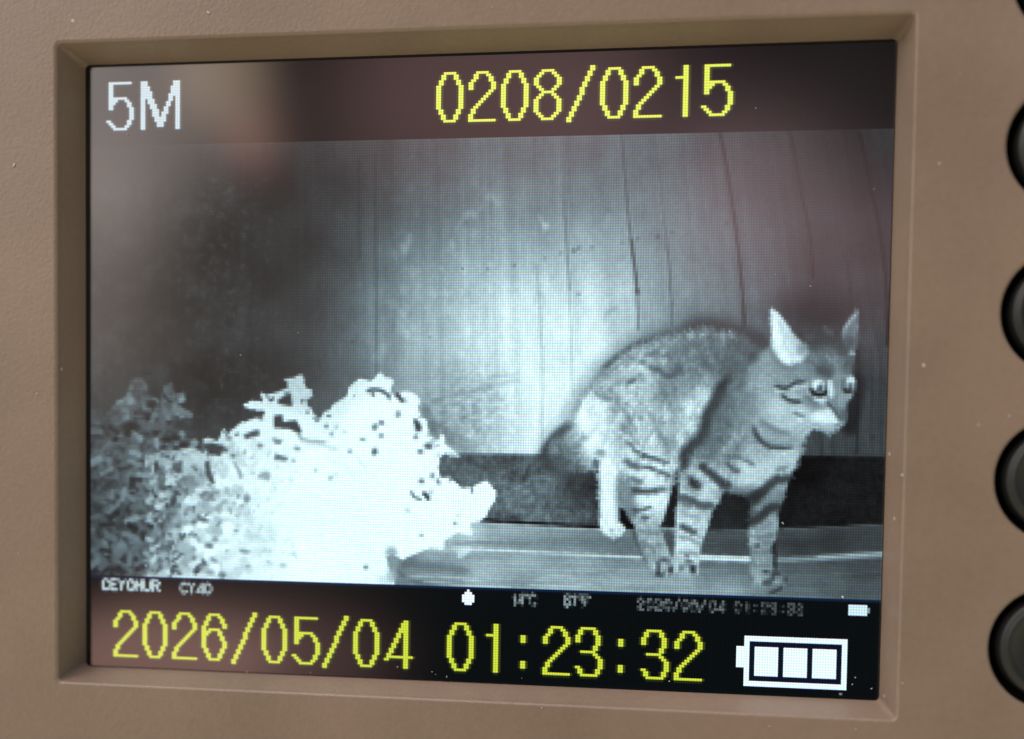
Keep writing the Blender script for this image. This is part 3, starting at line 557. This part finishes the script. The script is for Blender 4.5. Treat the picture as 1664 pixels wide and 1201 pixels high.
    for q in range(1500):
        iy = r.integers(0, hh); ix = r.integers(0, ww)
        if a[iy, ix] > .5 and .5 < ins[iy, ix] < .93 and iy + s[0].start + Y0 < 800 and r.random() < .34:
            ang = r.uniform(0, 3.1); l = r.uniform(1.5, 5)
            x = ix + s[1].start + X0; y = iy + s[0].start + Y0
            ms, ma = stroke([(x - l * math.cos(ang), y - l * math.sin(ang)), (x + l * math.cos(ang), y + l * math.sin(ang))], r.uniform(2.5, 5.5), .8)
            tmp = np.zeros((CH, CW)); tmp[ms] = ma; a = a * (1 - .8 * tmp[s])
    V = field([(255,770,165),(262,850,170),(262,920,185),(300,760,185),(300,800,205),(320,860,218),(320,920,222),(350,740,205),(370,780,232),(380,850,232),(420,700,235),(400,760,240),(450,800,250),(500,640,205),(480,620,200),
               (520,760,254),(600,700,255),(650,800,255),(700,850,255),(480,700,246),(500,900,255),(400,910,238),(760,820,255)], 2, 20)
    V = V * (1 + (255 - V) / 255 * 0.5 * (vnoise(CW, CH, 16, 12, 96) - .5) + (250 - np.minimum(V, 250)) / 255 * .45 * (vnoise(CW, CH, 5, 5, 97) - .5))
    for i in range(330):
        x = r.uniform(250, 450); y = r.uniform(725, 940); ang = r.uniform(-.7, 3.6); l = r.uniform(3, 10)
        v = float(np.clip(V[int(y) - Y0, int(x) - X0] * r.choice([.8, .9, 1.0, 1.06, 1.12]), 60, 255)); kk = min(1, max(0, (460 - x) / 110)) * .8
        mix(V, stroke([(x - l * math.cos(ang), y - l * math.sin(ang)), (x, y), (x + l * math.cos(ang), y + l * math.sin(ang))], r.uniform(8, 17), .7), v, kk)
    mix(L, (s, a), V)
    KIND[gm[0]][gm[1] > .5] = 4; KIND[s][a > .5] = 4
    for P, v in [([(449,652),(462,643),(474,641),(475,661),(457,658)],38),([(445,675),(459,674),(460,686),(481,683),(490,698),(489,706),(470,697),(445,696)],42),([(395,707),(412,699),(421,698),(422,708),(400,714)],62),
                 ([(447,737),(468,743),(467,749),(446,748)],100),([(330,723),(344,720),(365,724),(358,741),(341,739)],45),([(333,750),(341,748),(342,765),(350,786),(343,786),(334,772)],60),([(282,752),(297,748),(297,764),(288,772),(279,762)],85),
                 ([(323,802),(335,797),(350,804),(340,813),(326,810)],110),([(442,711),(460,715),(455,723),(446,720)],120),([(255,765),(270,765),(268,792),(256,800)],95)]:
        mix(L, poly(P, .9, False), float(v), .92)
    for pts, w, v, k in [([(483,702),(490,713),(503,717),(517,718),(530,719)],6,150,.8),([(596,636),(608,633),(622,636),(634,646)],6.5,70,.85),([(604,640),(609,642)],6,40,.8),([(645,640),(655,653)],7,60,.9),([(674,682),(683,700)],8,60,.9),
                         ([(668,798),(674,808),(684,812)],4.5,80,.85),([(688,800),(697,812)],7,48,.95),([(533,728),(548,730)],8,195,.5),([(530,748),(560,756),(570,768)],5,225,.4),([(582,748),(594,760)],4,205,.5),([(478,640),(480,655)],6,185,.4),
                         ([(380,750),(388,765),(392,778)],6,130,.7),([(420,775),(436,770),(434,780)],8,140,.6),([(384,735),(390,742)],8,170,.5),([(722,736),(735,737),(745,743)],4,150,.5)]:
        mix(L, stroke(pts, w, 1.2), float(v), k)
    for x, y, rx, ry, v in [(647,673,4,6,120),(620,687,5,4,70),(609,694,5,6,90),(620,708,5,4,120),(609,734,5,6,60),(589,714,5,3,120),(569,734,4,4,140),(530,693,4,4,110),(539,705,4,4,150),(547,694,3,5,180),(513,765,3,4,180),
            (537,777,4,5,170),(423,724,5,3.5,100),(483,729,6,3.5,120),(477,749,4,3.5,160),(679,694,5,8,60),(676,710,4,4,110),(696,725,7,5,55),(683,734,5,4,75),(685,782,5,4,65),(703,773,4,5,110),(663,830,5,2.5,170),
            (739,851,3,3,110),(685,870,3,3,130),(594,922,4,4,100),(636,898,9,9,150),(640,915,10,10,150),(636,936,9,12,175),(622,942,8,6,215),(330,845,8,4,60),(401,811,5,7,110),(340,887,7,5,80),(349,877,5,4,130),(398,896,9,3.5,120),(430,774,7,6,150),(361,935,6,5,90),(343,930,6,5,140),
            (460,919,6,4,175),(412,871,12,5,205),(353,800,3,4,130),(380,818,4,4,170),(290,870,4,3,150),(315,893,4,3,140),(286,775,4,3,120),(372,712,5,4,110),(366,731,5,4,60),(379,741,4,3,80),(516,723,30,3,215),(560,702,4,3,200),
            (439,896,4,4,205),(475,886,3,4,210),(435,812,4,4,205),(424,855,4,5,205),(520,870,3,2.5,215),(700,800,4,5,190),(713,740,4,3,190),(546,772,3,4,205),(572,771,3,3,222),(288,925,4,4,160),(303,898,4,3,160),(745,838,4,3,215)]:
        mix(L, blob(x, y, rx, ry, .2, .45), float(v), .8)
    for i in range(120):
        x = 252 + 230 * r.random() ** 1.5; y = r.uniform(735, 940); wgt = np.clip((490 - x) / 160, .2, 1)
        if KIND[int(y) - Y0, int(x) - X0] != 4: continue
        mix(L, blob(x, y, r.uniform(2, 7), r.uniform(1.8, 4), r.uniform(0, 3), .4), r.uniform(60, 180), .8 * wgt)
    return np.clip(L, 0, 255)

# ---------- lettering
GL = {'0': [[(3,0),(6,0),(9,5),(9,13),(6,18),(3,18),(0,13),(0,5),(3,0)]],
 '1': [[(3,4),(5,4),(6,3)],[(6,0),(6,18)]],
 '2': [[(0,6),(0,4),(3,0),(6,0),(9,4),(9,6),(1,14),(0,16),(0,18),(9,18)]],
 '3': [[(0,5),(0,3),(2,0),(6,0),(8,3),(8,6),(6,9),(2,9)],[(6,9),(9,12),(9,15),(7,18),(2,18),(0,15)]],
 '4': [[(8,0),(0,15)],[(1,14),(10,14)],[(8,0),(8,18)]],
 '5': [[(1,10),(1,0),(9,0)],[(2,8),(3,6),(7,6),(10,10),(10,14),(7,18),(3,18),(0,15)]],
 '6': [[(9,5),(9,4),(6,0),(3,0),(0,5),(0,13),(3,18),(6,18),(9,13),(9,11),(6,6),(3,6),(1,8)]],
 '7': [[(0,0),(9,0),(4,18)]],
 '8': [[(3,0),(6,0),(9,3),(9,5),(6,8),(3,8),(0,5),(0,3),(3,0)],[(3,8),(0,11),(0,15),(3,18),(6,18),(9,15),(9,11),(6,8)]],
 '/': [[(0,19),(9,-1)]],
 'M': [[(0,18),(0,0),(7,17),(15,0),(15,18)],[(1,0),(8,17),(14,0)]],
 'C': [[(9,4),(6,0),(3,0),(0,4),(0,14),(3,18),(6,18),(9,14)]], 'E': [[(9,0),(0,0),(0,18),(9,18)],[(0,9),(7,9)]], 'Y': [[(0,0),(4,8),(9,0)],[(4,8),(4,18)]],
 'O': [[(3,0),(6,0),(9,5),(9,13),(6,18),(3,18),(0,13),(0,5),(3,0)]], 'U': [[(0,0),(0,14),(3,18),(6,18),(9,14),(9,0)]], 'R': [[(0,18),(0,0),(6,0),(9,3),(9,6),(6,9),(0,9)],[(5,9),(9,18)]],
 'F': [[(9,0),(0,0),(0,18)],[(0,9),(7,9)]], 'm': [[(0,18),(0,0),(4,10),(9,0),(9,18)]], 'o': [[(1,0),(4,0),(4,4),(1,4),(1,0)]], ':': [[(4,5),(5,5)],[(4,14),(5,14)]]}

def put_text(mask, txt, x, y, pitch=13):
    for ch in txt:
        if ch == ':':
            mask[y + 4:y + 7, x + 4:x + 6] = True; mask[y + 14:y + 17, x + 4:x + 6] = True
        elif ch != ' ':
            for pl in GL[ch]:
                for (ax, ay), (bx, by) in zip(pl[:-1], pl[1:]):
                    n = max(abs(bx - ax), abs(by - ay), 1)
                    for i in range(n + 1):
                        px = int(math.floor(ax + (bx - ax) * i / n + .5)); py = int(math.floor(ay + (by - ay) * i / n + .5))
                        mask[y + py, x + px:x + px + 2] = True
        x += pitch

def small_text(txt, x, y, w, h, pitch, v, seed):
    """tiny stamped lettering, thinned by the picture's scaling: returns coverage on the NC x 240 grid"""
    SS = 6; a = np.zeros((240 * SS, NC * SS))
    Y, X = np.mgrid[0:h * SS + 12, 0:int((w + 2) * SS)]
    for ch in txt:
        if ch != ' ':
            cell = np.zeros(X.shape)
            for pl in GL[ch]:
                for (ax, ay), (bx, by) in zip(pl[:-1], pl[1:]):
                    ax2, bx2 = ax / 9 * w * SS + 3, bx / 9 * w * SS + 3; ay2, by2 = ay / 18 * h * SS + 3, by / 18 * h * SS + 3
                    dx, dy = bx2 - ax2, by2 - ay2
                    t = np.clip(((X - ax2) * dx + (Y - ay2) * dy) / (dx * dx + dy * dy + 1e-9), 0, 1)
                    cell = np.maximum(cell, (np.hypot(X - ax2 - t * dx, Y - ay2 - t * dy) < SS * .42).astype(float))
            iy, ix = int(y * SS) - 3, int(x * SS) - 3
            a[iy:iy + cell.shape[0], ix:ix + cell.shape[1]] = np.maximum(a[iy:iy + cell.shape[0], ix:ix + cell.shape[1]], cell)
        x += pitch
    c = a.reshape(240, SS, NC, SS).mean((1, 3))
    c *= (.75 if v > 150 else .3) + (.35 if v > 150 else 1.1) * np.random.default_rng(seed).random(c.shape)
    return np.clip(c * 1.6, 0, 1) * v

def lcd_picture():
    """(240, NC, 3) display values and (240, NC) kinds"""
    L = paint_scene()
    SS = 4
    vv, uu = np.mgrid[0:240 * SS, 0:NC * SS]; uu = (uu + .5) / SS; vv = (vv + .5) / SS
    w = HOM[2][0] * uu + HOM[2][1] * vv + HOM[2][2]
    px = (HOM[0][0] * uu + HOM[0][1] * vv + HOM[0][2]) / w - X0; py = (HOM[1][0] * uu + HOM[1][1] * vv + HOM[1][2]) / w - Y0
    ix = np.clip(px.astype(int), 0, CW - 1); iy = np.clip(py.astype(int), 0, CH - 1)
    P = L[iy, ix].reshape(240, SS, NC, SS).mean((1, 3))
    K = KIND[iy, ix].reshape(240, SS, NC, SS)[:, SS // 2, :, SS // 2].copy()
    r = np.random.default_rng(77)
    P = P * (1 + .05 * (r.random(P.shape) - .5)) + 2.5 * (r.random(P.shape) - .5)
    # the picture has been compressed: faint 8 x 8 blocks in the dark parts
    blk = np.kron(r.random((30, NC // 8 + 1)) - .5, np.ones((8, 8)))[:, :NC]; P = P + blk * 3.5 * np.clip(1 - P / 150, 0, 1)
    t = P / 255.0
    rgb = np.stack([P * (.80 + .07 * t + .14 * np.clip(1 - t / .4, 0, 1)), P * (.98 + .01 * t), P * (1.07 - .06 * t - .05 * np.clip(1 - t / .4, 0, 1))], -1)
    # banners
    def flat(rows, col, kind):
        rgb[rows] = col; K[rows] = kind
    flat(slice(0, 31), (9, 8, 8), 6)
    flat(slice(203, 240), (9, 13, 15), 7)
    rgb[203] = (14, 30, 52)
    for t_, x, y, w_, p_, v, sd in [('CEYOmUR', 5.2, 204.8, 2.7, 3.72, 200, 1), ('CY40', 39.9, 205, 2.6, 3.5, 172, 2), ('14', 179.3, 205.0, 1.8, 2.4, 140, 3), ('oC', 184.6, 205.0, 2.4, 2.0, 125, 4),
                                    ('57', 200.2, 205.0, 2.0, 2.9, 135, 5), ('oF', 206.0, 205.0, 2.6, 2.0, 125, 6), ('2026/05/04', 229.6, 205.2, 2.2, 3.46, 98, 7), ('01:23:33', 267.2, 205.2, 2.0, 3.4, 74, 8)]:
        c = small_text(t_, x, y, w_, 4.0, p_, v, sd)[..., None]
        rgb = np.maximum(rgb, c * np.array([.86, .97, 1.0])); K[(c[..., 0] > 40) & (K == 7)] = 8
    # moon sign and small battery
    yy, xx = np.mgrid[0:240, 0:NC]
    moon = np.hypot((xx - 160.9) / 2.6, (yy - 206.9) / 2.7) < 1; moon[203:] |= ((xx == 161) & (yy > 203) & (yy < 210))[203:]
    rgb[moon] = (222, 240, 250); K[moon] = 9
    bat = (xx >= 310) & (xx <= 316) & (yy >= 205) & (yy <= 208); rgb[bat] = (195, 222, 232); rgb[206:208, 317] = (120, 140, 150); K[bat] = 10
    # big lettering, with a faint glow painted into the neighbouring pixels
    def big(items, col, kind):
        nonlocal rgb
        m = np.zeros((240, NC), bool)
        for tx, x, y in items: put_text(m, tx, x, y)
        f = m.astype(float); g = np.maximum(f, .22 * np.roll(f, 1, 1)); g = np.maximum(g, .16 * np.roll(f, -1, 1)); g = np.maximum(g, .12 * np.roll(f, 1, 0))
        rgb = rgb * (1 - g[..., None]) + np.array(col, float) * g[..., None]; K[m] = kind
    big([('5', 7, 6), ('M', 22, 6)], (178, 197, 206), 11)
    big([('0208/0215', 146, 6)], (212, 226, 84), 12)
    big([('2026/05/04 01:23:32', 10, 217)], (190, 206, 58), 13)
    # battery gauge
    def rect(x0, x1, y0, y1, on):
        rgb[y0:y1, x0:x1] = (222, 252, 255) if on else (14, 18, 34); K[y0:y1, x0:x1] = 14 if on else 7
    rect(268, 272, 222, 230, True); rect(271, 310, 218, 237, True); rect(273, 308, 220, 235, False)
    for i in range(3): rect(275 + 11 * i, 284 + 11 * i, 222, 233, True)
    return np.clip(rgb, 0, 255), K

# ---------------------------------------------------------------- the device
device = bpy.data.objects.new('trail_camera', None); scene.collection.objects.link(device)
device.empty_display_size = .01; device.location = (0, 0, BASE_Z)
device['label'] = 'brown plastic trail camera with lit playback screen showing a tabby cat at night'
device['category'] = 'trail camera'
PX, PZ = W_LCD / 322, H_LCD / 240
def P_(u, v, y=0.0): return ((u - 161) * PX, y, -(v - 120) * PZ)

DEPTH = .0022
def loop_pts(off, y, rad, n=7):
    """rounded rectangle round the window, widened by off"""
    x0, x1 = P_(-2.6, 0)[0] - off, P_(322.5, 0)[0] + off * .6
    z1, z0 = P_(0, -1.3)[2] + off * .85, P_(0, 240.6)[2] - off * .75
    out = []
    for cx, cz, a0 in ((x1 - rad, z1 - rad, 0), (x0 + rad, z1 - rad, 90), (x0 + rad, z0 + rad, 180), (x1 - rad, z0 + rad, 270)):
        for i in range(n):
            a = math.radians(a0 + 90 * i / (n - 1)); out.append((cx + rad * math.cos(a), y, cz + rad * math.sin(a)))
    return out
prof = [(-.0001, .0002, .0003), (0, -.00002, .0003), (.00006, -.0003, .00032)]
for k in range(1, 6): prof.append((.00006 + .00058 * k / 5, -.0003 - (DEPTH - .0003 - .00022) * k / 5, .00032 - .00006 * k / 5))
FR = .00026
for k in range(1, 7):
    a = math.radians(90 * k / 6); prof.append((.00064 + FR * (1 - math.cos(a)), -(DEPTH - .00022) - .00022 * math.sin(a), .00026 + .00012 * k / 6))
LAST = prof[-1]
bm = bmesh.new(); rings = []
for off, y, rad in prof: rings.append([bm.verts.new(p) for p in loop_pts(off, y, rad)])
for a, b in zip(rings[:-1], rings[1:]):
    for i in range(len(a)):
        j = (i + 1) % len(a); f = bm.faces.new((a[i], a[j], b[j], b[i])); f.smooth = True
# outer body outline
HX0, HX1, HZ0, HZ1, HR = -.040, .047, -.036, .038, .006
def body_loop(ins, y, rad, n=9):
    out = []
    for cx, cz, a0 in ((HX1 - ins - rad, HZ1 - ins - rad, 0), (HX0 + ins + rad, HZ1 - ins - rad, 90), (HX0 + ins + rad, HZ0 + ins + rad, 180), (HX1 - ins - rad, HZ0 + ins + rad, 270)):
        for i in range(n):
            a = math.radians(a0 + 90 * i / (n - 1)); out.append((cx + rad * math.cos(a), y, cz + rad * math.sin(a)))
    return out
body = [(.0012, -DEPTH, HR - .0012)] + [(.0012 * (1 - math.sin(math.radians(15 * k))), -DEPTH + .0012 * (1 - math.cos(math.radians(15 * k))), HR) for k in range(1, 7)] + [(0, .022, HR), (.003, .025, HR)]
brings = [[bm.verts.new(p) for p in body_loop(*b)] for b in body]
for a, b in zip(brings[:-1], brings[1:]):
    for i in range(len(a)):
        j = (i + 1) % len(a); f = bm.faces.new((a[j], a[i], b[i], b[j])); f.smooth = True
bm.faces.new(brings[-1])
# button sockets: circles on the front plate
BUT = []
def front_point(px, py, y):            # point of the plane y where the lens sees photograph pixel (px, py)
    d = RCV.T @ np.array([(px - 832 + 49.46) / 1700, (py - 600.5 - 163.67) / 1700, 1.0])
    s = (y - c_cv[2]) / d[2]; q = c_cv + s * d
    return q[0], -q[1]
BR = .00345
for px, py in ((1757, -42), (1746, 233), (1736, 507), (1725, 781), (1714, 1056)):
    BUT.append(front_point(px, py, -DEPTH))
holes = []
for cx, cz in BUT:
    n = 64; lip = [[], [], [], []]
    for k, (r, y) in enumerate(((BR + .00022, -DEPTH), (BR + .00007, -DEPTH + .00006), (BR, -DEPTH + .00022), (BR, -DEPTH + .0022))):
        for i in range(n):
            a = 2 * math.pi * i / n; lip[k].append(bm.verts.new((cx + r * math.cos(a), y, cz + r * math.sin(a))))
    for a, b in zip(lip[:-1], lip[1:]):
        for i in range(n):
            j = (i + 1) % n; f = bm.faces.new((a[i], b[i], b[j], a[j])); f.smooth = True
    holes.append(lip[0])
# flat front between outline, window and sockets
from mathutils.geometry import delaunay_2d_cdt
vs, es, src = [], [], []
for lp in [brings[0], rings[-1]] + holes:
    n0 = len(vs); vs += [Vector((v.co.x, v.co.z)) for v in lp]; src += lp; es += [(n0 + i, n0 + (i + 1) % len(lp)) for i in range(len(lp))]
ov, oe, of, orig, _, _ = delaunay_2d_cdt(vs, es, [], 0, 1e-9)
def inside(p, lp):
    c = False
    for i in range(len(lp)):
        a, b = lp[i].co, lp[(i + 1) % len(lp)].co
        if (a.z > p[1]) != (b.z > p[1]) and p[0] < (b.x - a.x) * (p[1] - a.z) / (b.z - a.z) + a.x: c = not c
    return c
vm_ = [src[o[0]] if o else None for o in orig]
for f in of:
    c = sum((ov[i] for i in f), Vector((0, 0))) / len(f)
    if not inside(c, brings[0]) or inside(c, rings[-1]) or any(inside(c, h) for h in holes): continue
    q = [vm_[i] for i in f]
    if None in q or len(set(q)) < 3: continue
    try: bm.faces.new(q)
    except ValueError: pass
bmesh.ops.recalc_face_normals(bm, faces=bm.faces)
housing = obj('housing', bm, MAT_HOUSING, device)

# ---------------------------------------------------------------- buttons in their sockets
def lathe(profile, n=64, cap=True):
    b = bmesh.new(); rr = []
    for r, y in profile: rr.append([b.verts.new((r * math.cos(2 * math.pi * i / n), y, r * math.sin(2 * math.pi * i / n))) for i in range(n)])
    for p, q in zip(rr[:-1], rr[1:]):
        for i in range(n):
            j = (i + 1) % n; f = b.faces.new((p[i], p[j], q[j], q[i])); f.smooth = True
    if cap: b.faces.new(rr[-1]); b.faces.new(list(reversed(rr[0])))
    bmesh.ops.recalc_face_normals(b, faces=b.faces); return b
rb = BR - .00052
bprof = [(rb, .0018), (rb, -DEPTH + .0006)] + [(rb - .00010 * (1 - math.cos(math.radians(18 * k))) - .0001 * k / 5, -DEPTH + .0006 - .0005 * math.sin(math.radians(18 * k))) for k in range(1, 6)]
bprof += [(rb - .00042, -DEPTH + .00002), (rb - .00050, -DEPTH - .00004), (rb - .00058, -DEPTH - .00002), (rb - .00068, -DEPTH + .00010), (rb - .0009, -DEPTH + .00020), (rb * .5, -DEPTH + .00024), (rb * .1, -DEPTH + .00024)]
bmesh_b = lathe(bprof); me_b = bpy.data.meshes.new('button'); bmesh_b.to_mesh(me_b); bmesh_b.free(); me_b.materials.append(MAT_RUBBER)
bs = lathe([(BR - .00001, -DEPTH + .00045), (BR - .00001, -DEPTH + .0021), (.001, -DEPTH + .0021)], cap=False); me_s = bpy.data.meshes.new('socket'); bs.to_mesh(me_s); bs.free(); me_s.materials.append(MAT_SOCKET)
for cx, cz in BUT:
    b = bpy.data.objects.new('button', me_b); scene.collection.objects.link(b); b.parent = device; b.location = (cx, 0, cz)
    b['group'] = 'round black buttons beside the screen'
    s = bpy.data.objects.new('socket', me_s); scene.collection.objects.link(s); s.parent = b

# ---------------------------------------------------------------- the display: border plate behind, lit pixels in front
bm = bmesh.new(); m_ = .0012
x0, x1 = P_(-8, 0)[0], P_(330, 0)[0]; z1, z0 = P_(0, -8)[2], P_(0, 248)[2]
bx = bmesh.ops.create_cube(bm, size=1.0)['verts']
for v in bx: v.co = Vector(((x0 + x1) / 2 + v.co.x * (x1 - x0), .00045 + v.co.y * .0008, (z0 + z1) / 2 + v.co.z * (z1 - z0)))
screen = obj('screen', bm, MAT_GLASS, device)

RGB, KINDS = lcd_picture()
LIN = np.where(RGB / 255 <= .04045, RGB / 255 / 12.92, ((RGB / 255 + .055) / 1.055) ** 2.4)
PARTS = {1: ('board_fence', 'grey board fence in the night picture'), 2: ('soil', 'dark strip of soil below the fence in the night picture'),
         3: ('plank', 'pale weathered plank along the bottom of the night picture'), 4: ('shrub', 'glaring white overexposed shrub in the night picture'),
         5: ('cat', 'striped tabby cat walking to the right with its head turned, in the night picture'), 6: ('top_bar', 'black bar across the top of the screen'),
         7: ('bottom_bar', 'black bar across the bottom of the screen'), 8: ('small_caption', 'tiny grey stamped lettering under the picture'),
         9: ('moon_symbol', 'small white round moon symbol'), 10: ('small_battery_symbol', 'tiny white battery symbol'), 11: ('resolution_text', 'white text 5M'),
         12: ('counter_text', 'yellow text 0208/0215'), 13: ('date_text', 'yellow text 2026/05/04 01:23:32'), 14: ('battery_symbol', 'white battery gauge with three full bars')}
def pixel_mesh(name, sel):
    ys, xs = np.nonzero(sel); n = len(xs)
    gid = np.full((241, 323), -1, np.int64)
    cor = np.stack([ys * 323 + xs, (ys + 1) * 323 + xs, (ys + 1) * 323 + xs + 1, ys * 323 + xs + 1], 1)
    uniq, inv = np.unique(cor.ravel(), return_inverse=True); inv = inv.reshape(-1)
    vy, vx = uniq // 323, uniq % 323
    co = np.stack([(vx - 161) * PX, np.zeros(len(uniq)), -(vy - 120) * PZ], 1)
    me = bpy.data.meshes.new(name)
    me.vertices.add(len(uniq)); me.vertices.foreach_set('co', co.astype(np.float32).ravel())
    me.loops.add(4 * n); me.loops.foreach_set('vertex_index', inv.astype(np.int32))
    me.polygons.add(n); me.polygons.foreach_set('loop_start', (np.arange(n) * 4).astype(np.int32))
    me.update(calc_edges=True)
    ca = me.attributes.new('pixel_colour', 'FLOAT_COLOR', 'CORNER')
    c4 = np.concatenate([LIN[ys, xs], np.ones((n, 1))], 1).repeat(4, 0); ca.data.foreach_set('color', c4.astype(np.float32).ravel())
    ga = me.attributes.new('pixel_grid', 'FLOAT_VECTOR', 'POINT')
    ga.data.foreach_set('vector', np.stack([vx, vy, np.zeros(len(vx))], 1).astype(np.float32).ravel())
    me.validate(); return me
for k, (nm, lb) in PARTS.items():
    if (KINDS == k).any(): obj(nm, pixel_mesh(nm, KINDS == k), MAT_LCD, screen, lb)

# ---------------------------------------------------------------- lint and dust lying on glass and housing
bm = bmesh.new(); r = np.random.default_rng(3)
def flake(px, py, size, plane):
    x, z = front_point(px, py, plane); a = r.uniform(0, 6.28); e = r.uniform(1.2, 2.6)
    k = 7; ring = []
    for i in range(k):
        t = 2 * math.pi * i / k; q = r.uniform(.6, 1.2) * size; X, Z = q * e * math.cos(t), q * math.sin(t)
        ring.append(bm.verts.new((x + X * math.cos(a) - Z * math.sin(a), plane - r.uniform(.00001, .00003), z + X * math.sin(a) + Z * math.cos(a))))
    top = bm.verts.new((x, plane - .00006, z))
    for i in range(k): bm.faces.new((ring[i], ring[(i + 1) % k], top))
for px, py, q in ((401,1092,1.5),(505,1093,1.2),(646,1084,1.3),(702,1092,1.2),(708,1096,1),(726,1100,1.6),(1088,1107,1.6),(1369,970,2.6),(1390,1101,1.5),(1385,1112,1.5),(1416,1119,1.6),(1228,176,1.1),
                  (1186,539,1.8),(1272,850,2.0),(1420,307,1.5),(1317,465,1.4),(1259,446,1.2),(391,577,1.4),(207,218,1.4),(485,541,1),(1366,905,1.2),(848,1102,1)):
    flake(px, py, q * .000022, -.00003)
for px, py, q in ((1466,772,2.6),(338,20,3),(1640,676,2),(1590,690,2),(1466,1110,2),(23,268,3),(1602,394,1.6),(1366,1128,2),(1437,1131,1.6),(1390,1185,1.6),(1560,120,1.4),(60,640,2),(30,900,2),(880,1150,1.5),(1250,1180,1.4),(800,12,1.6)):
    flake(px, py, q * .00002, -DEPTH - .00002)
bmesh.ops.recalc_face_normals(bm, faces=bm.faces)
dust = obj('dust', bm, MAT_DUST); dust['kind'] = 'stuff'; dust['label'] = 'pale dust specks scattered over the screen and brown plastic'; dust['category'] = 'dust'
